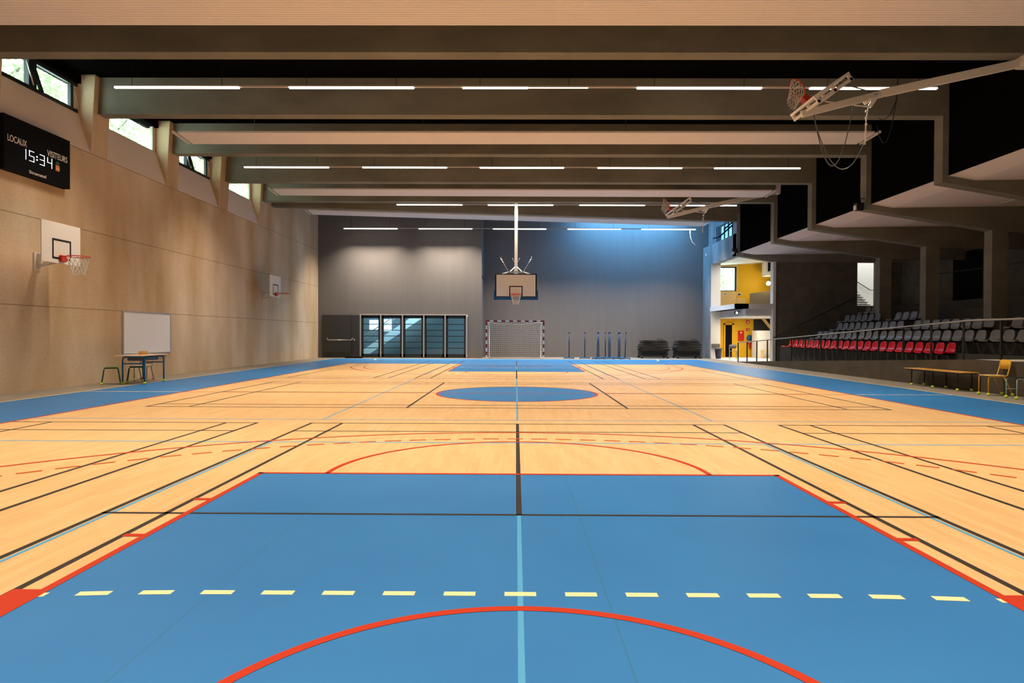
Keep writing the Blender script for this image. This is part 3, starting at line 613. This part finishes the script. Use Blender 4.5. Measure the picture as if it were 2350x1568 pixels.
# folded side goals (swung up on their masts)
def folded(label, y, cables, k, dy=0):
    t = thing('folded_basketball_hoop', label, 'basketball hoop', (6.82*k, y, 1.315+5.425*k), 0, 'hoops folded up under the ceiling'); t.scale = (k, k, k)
    D = Vector((.82, 0, .57)).normalized(); Nn = Vector((-.57, 0, .82)).normalized(); Yv = Vector((0, 1, 0))
    def P(a, b, c): return Yv*a+D*b+Nn*c
    def slab(mb, a0, a1, b0, b1, c0, c1):
        vs = [P(a, b, c) for c in (c0, c1) for a, b in ((a0, b0), (a1, b0), (a1, b1), (a0, b1))]
        mb.add(vs, [(0, 3, 2, 1), (4, 5, 6, 7), (0, 1, 5, 4), (1, 2, 6, 5), (2, 3, 7, 6), (3, 0, 4, 7)])
    m = MB(); slab(m, -.6, .6, -.46, .46, .0, .055); m.build('backboard', 'board_white', t)
    m = MB()
    for a in (-.6, -.03, .54): slab(m, a, a+.06, -.46, .46, -.14, -.075)
    for b in (-.45, .39, -.03): slab(m, -.6, .6, b, b+.06, -.14, -.075)
    for a in (-.6, .54):
        for b in (-.45, .39, -.03): slab(m, a, a+.06, b, b+.06, -.075, .0)
    m.build('board_frame', 'white_metal', t)
    rc = P(0, -.30, .05+.15+.225)
    m = MB().tube(ring(rc, .225, Nn, Yv), .013, 8, closed=True); slab(m, -.1, .1, -.37, -.24, .05, .20); m.build('rim', 'hoop_red', t)
    m = MB(); net(m, rc, .22, .36, n=12, rb=.14, rows_=6, th=.007, shift=(-.14, 0, 0), nrm=(Nn, Yv)); m.build('net', 'net_white', t)
    q = lambda X, Z, dy=0: (X-6.82, dy, Z-6.74)
    MB().bar(q(6.42, 6.33), q(8.25, 6.80), .08, .15).build('lower_arm', 'white_metal', t, bevel=.006)
    ex, ez = (10.82, 7.17) if dy else (11.05, 7.41)
    MB().bar(q(8.20, 6.80), q(ex, ez, dy), .10, .17).build('mast', 'white_metal', t, bevel=.006)
    MB().bar(q(8.15, 6.80), q(7.95, 6.50), .06, .08).tube([q(7.95, 6.5), q(6.95, 6.62)], .016, 6).tube([q(8.10, 6.78), q(7.84, 6.58)], .05, 8).build('folding_strut', 'bright_white', t)
    (MB().box((10.70-6.82, dy-.12, 7.06-6.74), (11.02-6.82, dy+.12, 7.282-6.74)) if dy else MB().box((11.00-6.82, -.12, 7.30-6.74), (11.10-6.82, .12, 7.95-6.74+.10))).build('ceiling_pivot', 'white_metal', t)
    m = MB().tube([q(7.93, 6.5), q(7.88, 6.2), q(7.86, 5.65)], .014, 6)
    for zz_ in (6.4, 6.25, 6.1, 5.95, 5.75): m.ball(q(7.88, zz_), .03 if zz_ > 6 else .02, 8, 5)
    m.build('chain', 'bright_white', t)
    def hang(a, b, dip, r, mm, n=16):
        pts = []
        for i in range(n+1):
            u = i/n; pts.append((a[0]+(b[0]-a[0])*u-6.82, 0, a[1]+(b[1]-a[1])*u-dip*4*u*(1-u)-6.74))
        mm.tube(pts, r, 6)
    m = MB()
    hang((7.2, 7.05), (8.3, 6.72), -.02, .014, m, 8)
    if cables:
        hang((6.70, 6.33), (7.60, 6.60), 1.30, .011, m, 20); hang((6.74, 6.10), (7.85, 5.7), .80, .011, m, 20)
    m.build('cable', 'cable_dark', t)
    return t
folded('white backboard swung up under the ceiling at the upper right, hoop nearest the camera', 13.6, True, .952, -.79)
folded('small distant backboard swung up under the ceiling beside the blue lit wall', 26.35, False, .983)
m = MB()
pts = [(9.38, 15.6, 7.94), (9.34, 15.6, 7.15), (9.21, 15.6, 6.42), (9.10, 15.6, 6.11), (9.01, 15.6, 6.08), (8.91, 15.6, 6.27), (8.86, 15.6, 6.53)]
m.tube(pts, .010, 6).tube([(9.34, 15.6, 7.15), (9.19, 15.6, 6.78), (9.03, 15.6, 6.64), (8.90, 15.6, 6.69)], .010, 6)
tag(m.build('hanging_cable', 'cable_black'), 'thin grey cable drooping from the dark ceiling right of the folded hoop', 'cable')
m = MB().tube([(9.26, 33.89, 6.96), (9.28, 33.9, 6.6), (9.40, 33.95, 6.3), (9.62, 34.0, 6.15)], .013, 6)
tag(m.build('hanging_cable', 'bright_white'), 'short white cable curling down from the farthest lamp row', 'cable')

# ================================================================== scoreboard
t = thing('scoreboard', 'black electronic scoreboard with lit clock high on the left wall', 'scoreboard', (XL+.003, 13.13, 4.78))
MB().box((0, 0, 0), (.18, 1.985, 1.16)).build('casing', 'matte_black', t, bevel=.01)
def text(body, size, loc, m_, parent, name, sx=1.0, width=None):
    c = bpy.data.curves.new(name, 'FONT'); c.body = body; c.size = size; c.extrude = .002; c.offset = 0
    o = bpy.data.objects.new('t', c); COL.objects.link(o); dg = bpy.context.evaluated_depsgraph_get(); dg.update()
    me = bpy.data.meshes.new_from_object(o.evaluated_get(dg)); bpy.data.objects.remove(o)
    xs = [v.co.x for v in me.vertices]; w0 = max(xs)-min(xs); k = (width/w0) if width else sx
    R = Matrix(((0, 0, 1, 0), (1, 0, 0, 0), (0, 1, 0, 0), (0, 0, 0, 1)))   # text x -> +y, text y -> +z, normal -> +x
    for v in me.vertices: v.co = R @ Vector(((v.co.x-min(xs))*k, v.co.y, v.co.z))
    me.materials.clear(); me.materials.append(MATS[m_])
    q = bpy.data.objects.new(name, me); COL.objects.link(q); q.parent = parent; q.location = loc
    return q
XF = .184
text('LOCAUX', .20, (XF, .095, .61), 'score_text', t, 'home_lettering', width=.53)
text('VISITEURS', .20, (XF, 1.23, .60), 'score_text', t, 'visitors_lettering', width=.65)
text('Stramatel', .10, (XF, .69, .065), 'score_text', t, 'maker_lettering', width=.50)
SEG = {'1': 'bc', '5': 'afgcd', '3': 'abgcd', '4': 'fgbc'}
def digit(ch, y, z, w_, h_, th=.017):
    m = MB()
    R = {'a': (0, h_-th, w_, h_), 'd': (0, 0, w_, th), 'g': (0, h_/2-th/2, w_, h_/2+th/2), 'b': (w_-th, h_/2, w_, h_), 'c': (w_-th, 0, w_, h_/2), 'f': (0, h_/2, th, h_), 'e': (0, 0, th, h_/2)}
    for s in SEG[ch]:
        a, b, c, d = R[s]; m.box((.180, y+a+.003, z+b+.003), (.186, y+c-.003, z+d-.003))
    m.build('clock_digit', 'digit_lit', t)
for ch, y in (('1', .455), ('5', .69), ('3', 1.00), ('4', 1.235)): digit(ch, y, .335, .15, .235)
MB().box((.18, .905, .40), (.186, .935, .43)).box((.18, .905, .47), (.186, .935, .50)).build('clock_colon', 'digit_lit', t)
m = MB(); m.box((.180, 1.50, .33), (.185, 1.62, .46)); m.build('logo_block', 'logo_orange', t)
m = MB(); m.prism([(1.56+.06*math.cos(a*pi/8), .48+.07*math.sin(a*pi/8)) for a in range(0, 9)], 0, .180, .185); m.build('logo_dome', 'logo_green', t)
MB().box((.184, 1.51, .385), (.187, 1.61, .395)).build('logo_stripe', 'score_text', t)

# ================================================================== whiteboard, desk, stools on the left
t = thing('whiteboard', 'large blank whiteboard on the left wall above the desk', 'whiteboard', (XL+.003, 18.62, .73))
MB().box((0, -1.2, 0), (.025, 1.2, 1.19)).build('writing_surface', 'whiteboard_face', t)
m = MB(); outline(m, (0, 0, 0), (0, 1, 0), (0, 0, 1), -1.22, -.02, 1.22, 1.21, .03, .04, (1, 0, 0)); m.build('board_rim', 'aluminium', t)
MB().box((.04, -1.0, -.02), (.10, 1.0, 0)).build('pen_tray', 'aluminium', t)
def foot(mb_parent, x, y, m_='tennis_green', r=.036, name='foot_ball'):
    return MB().ball((x, y, r*.95), r, 12, 8, .95).build(name, m_, mb_parent)
t = thing('school_desk', 'school desk with blue tube legs and tennis ball feet before the whiteboard', 'desk', (-9.87, 16.55, 0), .09)
MB().box((-.33, -.80, .725), (.33, .72, .75)).build('desktop', 'desk_top', t, bevel=.004)
MB().box((-.22, -.42, .60), (.20, .40, .72)).build('book_tray', 'tray_grey', t, bevel=.03)
for yy in (-.53, .53):
    lg = MB()
    lg.tube([(-.27, yy, .05), (-.27, yy, .62), (-.255, yy, .68), (-.21, yy, .705), (.21, yy, .705), (.255, yy, .68), (.27, yy, .62), (.27, yy, .05)], .020, 8)
    lg.tube([(-.27, yy, .53), (.27, yy, .53)], .015, 8); lg.build('leg_frame', 'desk_blue', t)
    for xx in (-.27, .27): foot(t, xx, yy)
for x in (-.25, .22): MB().tube([(x, -.53, .69), (x, .53, .69)], .015, 8).build('side_rail', 'desk_blue', t)
o = MB().box((-.06, -.15, 0), (.06, .15, .09)).build('wooden_block', 'eraser_wood', loc=(-9.95, 16.66, .751), bevel=.01, rot=(0, 0, .15))
tag(o, 'small orange brown wooden block lying on the school desk', 'block')
def stool(label, x, y, rz):
    t = thing('stool', label, 'stool', (x, y, 0), rz, 'green stools by the desk')
    m = MB()
    for yy in (-.15, .15): m.tube([(-.20, yy*1.15, .06), (-.155, yy, .38), (-.13, yy, .415), (.13, yy, .415), (.155, yy, .38), (.20, yy*1.15, .06)], .013, 8)
    m.tube([(-.13, -.15, .41), (-.13, .15, .41)], .012, 6).tube([(.13, -.15, .41), (.13, .15, .41)], .012, 6); m.build('frame', 'stool_green', t)
    MB().box((-.15, -.17, .425), (.15, .17, .437)).build('seat', 'stool_green', t, bevel=.004)
    for sx_ in (-1, 1):
        for sy in (-1, 1): foot(t, sx_*.20, sy*.172, r=.032)
stool('green tube stool standing left of the school desk', -10.42, 16.05, .55)
stool('green tube stool pushed under the school desk', -10.12, 16.62, .5)
def school_chair(name, label, loc, rz, mf, ms, feet, worn=None, back=True, w_=.36, sh=.44, bh=.80):
    """faces local -x"""
    t = thing(name, label, 'chair', loc, rz)
    MB().box((-.20, -w_/2, sh), (.19, w_/2, sh+.015)).build('seat', ms, t, bevel=.012)
    for s in (-1, 1):
        y = s*(w_/2-.01)
        m = MB().tube([(-.19, y, .05), (-.185, y, sh-.04), (-.16, y, sh-.012), (.16, y, sh-.012), (.20, y, sh+.02)]+([(.27, y, bh-.06)] if back else []), .012, 8)
        m.tube([(.12, y, sh-.012), (.19, y, sh-.15), (.30, y, .05)], .012, 8); m.build('side_frame', mf, t)
        foot(t, -.19, y, feet, name='foot_ball'); foot(t, .30, y, worn or feet, name='foot_ball')
    if back:
        m = MB(); n = 8
        vs = []
        for i in range(n+1):
            y = -w_/2+w_*i/n; b_ = .025*(1-(2*i/n-1)**2); e = .02 if i in (0, n) else 0
            for zq in (bh-.21+e, bh-e): vs.append((.235+b_+(zq-bh+.2)*.16, y, zq))
        m.add(vs, [(2*i, 2*i+1, 2*i+3, 2*i+2) for i in range(n)], True); m.build('backrest', mf if mf == 'chair_yellow' else ms, t, solid=.014)
    return t
school_chair('school_chair', 'small pale wooden chair beside the far end of the desk', (-10.42, 17.45, 0), 1.75, 'tray_grey', 'desk_top', 'ball_pale', worn='ball_orange', w_=.34, sh=.40, bh=.66)

# ================================================================== handball goal
t = thing('handball_goal', 'red and white striped handball goal with net before the end wall', 'goal', (-.075, 34.0, 0))
def striped(name, p, q, n, first):
    p = Vector(p); q = Vector(q); a = MB(); b = MB()
    for k in range(n):
        (a if (k % 2 == 0) == first else b).bar(p+(q-p)*k/n, p+(q-p)*(k+1)/n, .08, .08)
    o = a.build(name, 'goal_red', t); b.build('white_band', 'goal_white', o)
striped('goal_post', (-1.54, 0, 0), (-1.54, 0, 2.0), 10, False); striped('goal_post', (1.54, 0, 0), (1.54, 0, 2.0), 10, False)
striped('crossbar', (-1.58, 0, 2.04), (1.58, 0, 2.04), 15, True)
for s in (-1, 1): MB().tube([(s*1.50, .04, 2.02), (s*1.44, .75, 1.95), (s*1.43, .95, 1.7), (s*1.42, 1.05, .03), (s*1.52, .05, .03)], .022, 8).build('net_stay', 'goal_white', t)
MB().tube([(-1.42, 1.05, .03), (1.42, 1.05, .03)], .02, 8).build('ground_bar', 'goal_white', t)
m = MB(); nx, nz = 26, 17
def np_(i, j):
    u = i/nx; v = j/nz; x = -1.46+2.92*u; sag = .09*math.sin(pi*u)
    y = .30+.70*min(1, v*1.6)+.04*math.sin(u*9+v*5); zz_ = 1.96-1.92*v-sag*(1-v)**2-(.012*math.sin(u*13))
    return (x*(1-.03*v), y, max(.02, zz_))
for i in range(nx+1): m.tube([np_(i, j) for j in range(nz+1)], .007, 4, cap=False)
for j in range(nz+1): m.tube([np_(i, j) for i in range(nx+1)], .007, 4, cap=False)
m.tube([np_(i, 0) for i in range(nx+1)], .014, 4)
for s in (-1, 1):
    for j in range(0, nz+1, 1):
        a = np_(0 if s < 0 else nx, j); m.tube([(s*1.52, .04, a[2]), a], .007, 4, cap=False)
m.build('goal_net', 'net_dark', t)

# ================================================================== badminton posts
def post(label, u, y, lean=0, rz=0, first=None):
    x = u
    if first is None:
        t = thing('badminton_post', label, 'badminton post', (x, y, 0), rz, 'blue badminton posts by the end wall')
        m = MB().box((-.24, -.17, .03), (.24, .17, .085)); m.build('weighted_base', 'base_blue', t, bevel=.015)
        for x_ in (-.26, .26): MB().tube([(x_, -.1, .03), (x_, .1, .03)], .03, 8).build('wheel', 'black', t)
        m = MB().tube([(0, 0, .08), (0, 0, 1.45)], .028, 10).box((-.03, -.035, 1.40), (.03, .035, 1.46)); m.build('pole', 'post_blue', t)
        return t
    return dup(first, (x, y, 0), rz, label)
P0 = None
PX = [(1305, 34.75, 0, 'leftmost blue post, standing alone nearest the goal'), (1341, 34.8, 0, 'second blue post from the goal, on its own base'),
      (1369, 34.35, .03, 'blue post leaning right against its neighbour, left of the cluster'), (1373, 34.8, -.01, 'blue post half behind the leaning one'),
      (1388, 35.25, 0, 'thin lone blue post in the middle of the cluster'), (1396, 34.2, 0, 'front blue post of the dark pair in the middle of the cluster'),
      (1399, 35.75, 0, 'rear blue post of the dark pair in the middle of the cluster'), (1418, 34.75, 0, 'left post of the closely paired blue posts on the right'),
      (1421, 35.2, 0, 'right post of the closely paired blue posts on the right'), (1433, 34.3, .03, 'rightmost blue post, tilting slightly towards the mats')]
PX = [(round((u-1184)*(y+.175)/1456.4, 3), y, l, t_) for u, y, l, t_ in PX]
for i, (x, y, ln, lb) in enumerate(PX):
    if i == 0: P0 = post(lb, x, y)
    else:
        q = post(lb, x, y, first=P0)
        if ln:
            for c in q.children:
                if c.name.startswith('pole'): c.rotation_euler = (0, ln, 0)

# ================================================================== mat trolleys
def trolley(side, x, y, wd):
    t = thing('mat_trolley', '%s black mat trolley by the end wall' % side, 'trolley', (x, y, 0), 0, 'mat trolleys')
    MB().box((-wd*.45, -.5, .36), (wd*.45, .5, .42)).build('deck', 'cart_black', t, bevel=.01)
    m = MB()
    for s in (-1, 1):
        m.tube([(s*wd*.44, -.45, .12), (s*wd*.44, -.45, .38)], .03, 8).tube([(s*wd*.44, .45, .12), (s*wd*.44, .45, .38)], .03, 8)
    m.box((-wd*.44, -.47, .14), (wd*.44, -.43, .20)); m.box((-wd*.42, -.40, .09), (wd*.42, .40, .36)); m.build('undercarriage', 'cart_black', t)
    for s in (-1, 1):
        for q in (-1, 1): MB().tube([(s*wd*.44, q*.45-.03, .07), (s*wd*.44, q*.45+.03, .07)], .07, 12).build('wheel', 'black', t)
    z0 = .425; hs = [.145, .115, .10, .09, .075]
    for k, hh in enumerate(hs):
        m = MB(); n = 18; sh = .03*math.sin(k*2.1+x); ww = wd/2*(1.0-.010*k*k)+.015*math.sin(k*5+x)
        top = []; bot = []
        for i in range(n+1):
            u = i/n*2-1; e = 1-abs(u)**14; px = u*ww+sh
            top.append((px, z0+hh*(.35+.62*e**.5) + .008*math.sin(u*5+k))); bot.append((px, z0+hh*(.35-.35*e**.5)))
        m.prism(bot+top[::-1], 1, -.52+.02*math.sin(k), .5)
        o = m.build('gym_mat', 'mat_dark', loc=(x, y, 0), bevel=.012)
        tag(o, '%s dark gym mat in the pile on the %s trolley' % (['lowest', 'second lowest', 'middle', 'second highest', 'topmost'][k], side), 'gym mat', 'dark mats piled on the trolleys')
        z0 += hh+.016
    m = MB().tube([(wd*.10+.22*u_, -.3+.12*math.sin(u_*5), z0+.03+.05*abs(math.sin(u_*4.2))) for u_ in [i/16*1.6 for i in range(17)]], .016, 6)
    tag(m.build('strap', 'black', loc=(x, y, 0)), 'black looped strap on top of the %s mat pile' % side, 'strap')
trolley('left', 7.80, 36.1, 1.66); trolley('right', 9.72, 36.1, 1.44)

# ================================================================== right side: bench, chairs
t = thing('bench', 'low wooden bench with black legs and tennis ball feet along the ramp wall', 'bench', (10.70, 15.95, 0))
MB().box((-.22, -.03, .44), (.20, 1.10, .462)).build('bench_top', 'bench_wood', t, bevel=.006)
MB().box((-.22, -1.12, .44), (.20, -.04, .462)).build('bench_top', 'bench_wood', t, bevel=.006)
for y in (-.90, 0, .86):
    m = MB().tube([(-.17, y, .05), (-.17, y, .38), (-.15, y, .42), (-.12, y, .43), (.12, y, .43), (.15, y, .42), (.17, y, .38), (.17, y, .05)], .016, 8); m.build('leg_frame', 'bench_black', t)
    for x in (-.17, .17): foot(t, x, y, 'tennis_green')
for x in (-.20, .15): MB().box((x, -1.05, .41), (x+.03, 1.02, .438)).build('side_rail', 'bench_black', t)
school_chair('school_chair', 'yellow school chair with tennis ball feet against the ramp wall', (10.60, 14.02, 0), -.10, 'chair_yellow', 'chair_seat', 'tennis_green')
t = school_chair('school_chair', 'pale mint framed chair cut off by the right edge', (10.60, 13.22, 0), -.12, 'chair_mint', 'bench_black', 'tennis_green', worn='ball_worn', back=True)
MB().tube([(-.19, .16, .20), (.2, .16, .20)], .009, 6).build('stretcher', 'chair_mint', t)

# ================================================================== ramp handrail
t = thing('ramp_handrail', 'dark metal handrail with many posts along the ramp edge', 'handrail', (XR+.06, 31.4, 0))
hz = lambda y: (.02+(31.4-y)*.0455) if y > 15.3 else .75
yp = 31.4; k = 0
m = MB()
while yp > 8:
    MB().bar((0, yp-31.4, hz(yp)-.08), (0, yp-31.4, hz(yp)+.93), .05, .022, ref=(1, 0, 0)).build('rail_post', 'rail_dark', t); yp -= 1.22
MB().tube([(0, .05, hz(31.4)+.93), (0, 15.3-31.4, .75+.95), (0, 8-31.4, 1.70)], .022, 8).build('top_rail', 'rail_top', t)
t = thing('stair_handrail', 'dark sloping handrail on the end wall of the stand', 'handrail', (12.8, 31.52, 1.2))
MB().tube([(0, 0, 0), (4.1, 0, 2.05)], .022, 8).build('rail', 'rail_dark', t)
for q in (.2, 1.3, 2.4, 3.5): MB().tube([(q, 0, q*.5), (q, .08, q*.5-.06)], .012, 6).build('rail_bracket', 'rail_dark', t)
t = thing('balustrade', 'black balustrade at the top of the dark stand', 'railing', (16.9, 17.0, 2.7))
for y in (0, 1.8, 3.6, 5.4, 7.2, 9.0): MB().bar((0, y, 0), (0, y, 1.1), .05, .05, ref=(1, 0, 0)).build('rail_post', 'matte_black', t)
MB().tube([(0, 0, 1.1), (0, 9, 1.1)], .02, 8).build('top_rail', 'rail_dark', t)
for i, (y0, y1) in enumerate([(26.0, 27.8), (20.6, 22.0)]):
    dd = struct('door_%d' % (i+3), MB().box((19.14, y0, 2.7), (19.2, y1, 4.95)), 'matte_black')
    MB().box((19.12, y0-.06, 2.7), (19.2, y0, 5.0)).box((19.12, y1, 2.7), (19.2, y1+.06, 5.0)).box((19.12, y0-.06, 4.95), (19.2, y1+.06, 5.02)).build('door_frame', 'grey_parapet', dd)

# ================================================================== stand seats
def seat_mesh(cm):
    t = thing('stand_seat', '', 'seat')
    prof = [(0, -.045), (-.004, -.015), (.02, 0), (.12, -.018), (.24, -.022), (.32, -.005), (.365, .05), (.39, .13), (.405, .22), (.415, .275), (.418, .30)]
    hw = [.19, .20, .205, .215, .215, .21, .205, .20, .185, .15, .09]
    m = MB(); n = 8; vs = []
    for (x, z_), h_ in zip(prof, hw):
        for i in range(n+1):
            u = 2*i/n-1; e = .022*u**4
            vs.append((x-(.02*u*u if z_ > .03 else 0), u*h_, z_+(e if z_ < .03 else 0)))
    m.add(vs, [(r*(n+1)+i, r*(n+1)+i+1, (r+1)*(n+1)+i+1, (r+1)*(n+1)+i) for r in range(len(prof)-1) for i in range(n)], True)
    m.build('shell', cm, t, solid=.010)
    MB().box((.10, -.10, -.075), (.42, .10, -.03)).build('bracket', 'seat_steel', t)
    return t
def seat_row(row, y0, cnt, pattern, color, cm, firstproto):
    pass
proto = {}
def place_seats(row, ylist, cname, cm, rowname):
    xf = 12.60+.8*(row-1); zf = .82+.385*(row-1)
    for i, y in enumerate(ylist):
        lab = '%s plastic stand seat, %s from the far end of the %s' % (cname, ordinal(i), rowname)
        if cm not in proto:
            proto[cm] = seat_mesh(cm); q = proto[cm]; q.location = (xf, y, zf)
        else: q = dup(proto[cm], (xf, y, zf))
        q['label'] = lab; q['group'] = '%s seats in the %s' % (cname, rowname)
def yU(u, X): return X*1456.4/(u-1184)-.175
place_seats(1, [yU(2160, 12.75)+.5*k for k in range(22, -1, -1)], 'red', 'seat_red', 'front row')
r2 = [yU(2224, 13.5)+.5*k for k in range(20, -1, -1)]
r2b = [yU(2256, 13.5)-.5*k for k in range(0, 6)]
place_seats(2, r2+r2b, 'grey', 'seat_grey', 'second row')
r3a = [yU(2045, 14.3)+.5*k for k in range(9, -1, -1)]; r3b = [yU(2243, 14.3)+.5*k for k in range(7, -1, -1)]; r3c = [yU(2306, 14.3)-.5*k for k in range(0, 4)]
place_seats(3, r3a+r3b+r3c, 'grey', 'seat_grey', 'third row')
place_seats(4, [yU(1995, 15.1)+.5*k for k in range(5, -1, -1)]+[yU(2094, 15.1)+.5*k for k in range(3, -1, -1)], 'grey', 'seat_grey', 'fourth row')
place_seats(5, [yU(2002, 15.9)+.5*k for k in range(2, -1, -1)], 'grey', 'seat_grey', 'fifth row')

# ================================================================== small fittings
def small(name, label, cat, parts, loc, rz=0, group=None):
    t = thing(name, label, cat, loc, rz, group)
    for nm, mb, m_ in parts: mb.build(nm, m_, t)
    return t
small('wall_speaker', 'small black speaker with pale face on the foot of a hall column', 'speaker', [('cabinet', MB().box((-.12, -.10, -.13), (.10, .10, .10)), 'black'), ('grille', MB().box((-.15, -.08, -.12), (-.12, .06, .02)), 'white_metal'), ('bracket', MB().tube([(.05, 0, .1), (.05, 0, .25), (.22, 0, .25)], .015, 6), 'black')], (10.78, 19.95, 5.40))
small('security_camera', 'small black camera at the corner above the gallery opening', 'camera', [('housing', MB().box((-.14, -.08, .02), (.10, .08, .16)), 'black'), ('lens', MB().ball((-.10, -.06, -.05), .07, 10, 6), 'white_metal'), ('bracket', MB().box((.05, -.02, -.05), (.16, .02, .05)), 'black')], (10.80, 31.35, 5.45))
small('wall_sensor', 'small white box high on the side wall by the blue corner', 'sensor', [('body', MB().box((-.05, -.09, -.05), (0, .09, .05)), 'bright_white')], (XR, 36.5, 5.95))
small('spotlight', 'small black spotlight lit under the gallery slab', 'spotlight', [('housing', MB().box((-.09, -.09, -.10), (.09, .09, .02)), 'black'), ('lamp_face', MB().ball((-.02, -.09, -.05), .055, 10, 6), 'spot_lit'), ('stem', MB().tube([(0, 0, .02), (.2, .1, .05)], .02, 6), 'black')], (11.25, 32.35, 2.52))
small('wall_lamp', 'glowing globe lamp on the yellow wall of the upper gallery', 'lamp', [('globe', MB().ball((0, 0, 0), .12, 14, 10), 'globe_lit'), ('backplate', MB().box((.05, -.02, -.06), (.16, .12, .06)), 'white_metal')], (14.78, 37.2, 4.38))
bl = bpy.data.lights.new('globe_light', 'POINT'); bl.energy = 22; bl.color = (1, .78, .38); bl.shadow_soft_size = .13
bo = bpy.data.objects.new('globe_light', bl); COL.objects.link(bo); bo.location = (14.72, 36.9, 4.38)
small('fire_cabinet', 'red fire cabinet on the yellow foyer wall', 'cabinet', [('box', MB().box((-.17, -.10, 0), (.17, 0, .60)), 'fire_red'), ('label_plate', MB().box((-.05, -.105, .44), (.03, -.10, .52)), 'sign_white')], (13.53, 38.197, 1.0))
t = small('hose_reel', 'red hose reel with blue drum beside the fire cabinet', 'hose reel', [('drum', MB().tube([(0, -.06, .62), (0, -.16, .62)], .17, 18), 'base_blue'), ('hose', MB().tube(ring((0, -.12, .42), .14, (1, 0, 0), (0, 0, 1)), .035, 8, closed=True).tube([(0, -.12, .3), (.02, -.12, 0)], .06, 8), 'fire_red'), ('mount', MB().box((-.03, -.06, .2), (.03, 0, .7)), 'white_metal')], (14.03, 38.2, .55))
small('fire_sign', 'upper small red and white sign on the yellow foyer wall', 'sign', [('plate', MB().box((-.10, -.02, 0), (.10, 0, .22)), 'fire_red'), ('symbol', MB().box((-.03, -.025, .03), (.05, -.02, .16)), 'sign_white')], (13.95, 38.2, 2.02))
small('fire_sign', 'lower small red and white sign above the hose reel', 'sign', [('plate', MB().box((-.10, -.02, 0), (.10, 0, .16)), 'fire_red'), ('symbol', MB().box((-.02, -.025, .03), (.05, -.02, .11)), 'sign_white')], (13.95, 38.2, 1.58))
small('notice_sign', 'dark pictogram sign on the pale panel of the upper gallery', 'sign', [('plate', MB().box((-.12, -.02, 0), (.12, 0, .16)), 'sign_white'), ('symbol', MB().box((-.08, -.03, .02), (.08, -.02, .11)), 'black')], (13.40, 38.14, 3.72))
small('notice_sign', 'pale notice on the panel below the gallery window', 'sign', [('plate', MB().box((-.12, -.02, 0), (.12, 0, .12)), 'sign_white'), ('symbol', MB().box((-.09, -.03, .04), (.09, -.02, .09)), 'grey_parapet')], (12.55, 38.12, 3.72))
t = thing('waste_bin', 'dark blue waste bin with grey lid below the white jamb', 'bin', (11.24, 35.20, 0.013))
MB().lathe((0, 0, 0), [(.14, 0), (.19, .50), (.20, .52)], 16).build('bucket', 'bin_blue', t)
MB().box((-.19, -.14, .52), (.19, .14, .60)).build('lid', 'tray_grey', t, bevel=.02)
o = MB().box((-.22, -.16, 0), (.22, 0, .22)).build('wall_box', 'tray_grey', loc=(11.22, 35.698, .62), bevel=.01); tag(o, 'dark grey box on the white jamb above the waste bin', 'box')
t = school_chair('school_chair', 'grey metal framed chair in front of the yellow foyer', (11.75, 34.3, 0.013), 1.3, 'rail_top', 'tray_grey', 'tennis_green', w_=.38)
m = MB().box((-.6, -.15, .42), (.6, .15, .46)).box((-.55, -.12, 0), (-.5, .12, .42)).box((.5, -.12, 0), (.55, .12, .42))
tag(m.build('foyer_bench', 'pale_wood', loc=(14.6, 36.2, .013)), 'pale low bench in front of the white foyer stair', 'bench')

# ================================================================== trees outside
def crown(seed, n=2600, R=(2.6, 2.6, 3.2)):
    rnd = random.Random(seed); m = MB()
    cl = [(rnd.uniform(-1, 1)*R[0]*.7, rnd.uniform(-1, 1)*R[1]*.7, rnd.uniform(-1, 1)*R[2]*.7, rnd.uniform(.5, 1.1)) for _ in range(26)]
    for i in range(n):
        c = rnd.choice(cl); d = Vector((rnd.gauss(0, 1), rnd.gauss(0, 1), rnd.gauss(0, 1))).normalized()*c[3]*rnd.uniform(.5, 1.1)
        p = Vector(c[:3])+d; a = Vector((rnd.gauss(0, 1), rnd.gauss(0, 1), rnd.gauss(0, .6))).normalized(); b = a.orthogonal().normalized(); s = rnd.uniform(.07, .13)
        m.add([p-a*s, p+b*s*.55, p+a*s, p-b*s*.55], [(0, 1, 2, 3)])
    return m
tp = None
spots = [(-15.5, 18.5, 'leafy tree outside the nearest high window'), (-16.0, 23.5, 'leafy tree outside the second high window'), (-15.5, 29.0, 'leafy tree outside the third high window'),
         (-16.5, 35.0, 'leafy tree outside the farthest high window'), (13.9, 45.5, 'leafy tree seen through the gallery window of the foyer'), (17, 36, '')]
for i, (x, y, lb) in enumerate(spots[:5]):
    if i == 0:
        tp = thing('leafy_tree', lb, 'tree', (x, y, -.2), 0, 'trees outside the windows')
        tk = MB().tube([(0, 0, 0), (.1, 0, 3), (0, .1, 6), (.1, 0, 9.5)], [.25, .2, .14, .05], 8)
        for a in range(7): tk.tube([(0, 0, 5+a*.6), (1.4*math.cos(a*2.3), 1.4*math.sin(a*2.3), 6.2+a*.7)], [.08, .02], 6)
        tk.build('trunk', 'bark', tp); crown(3).build('foliage', 'leaf', tp, loc=(0, 0, 8.4))
    else:
        q = dup(tp, (x, y, -.2 if i < 4 else -3.8), i*1.3, lb)
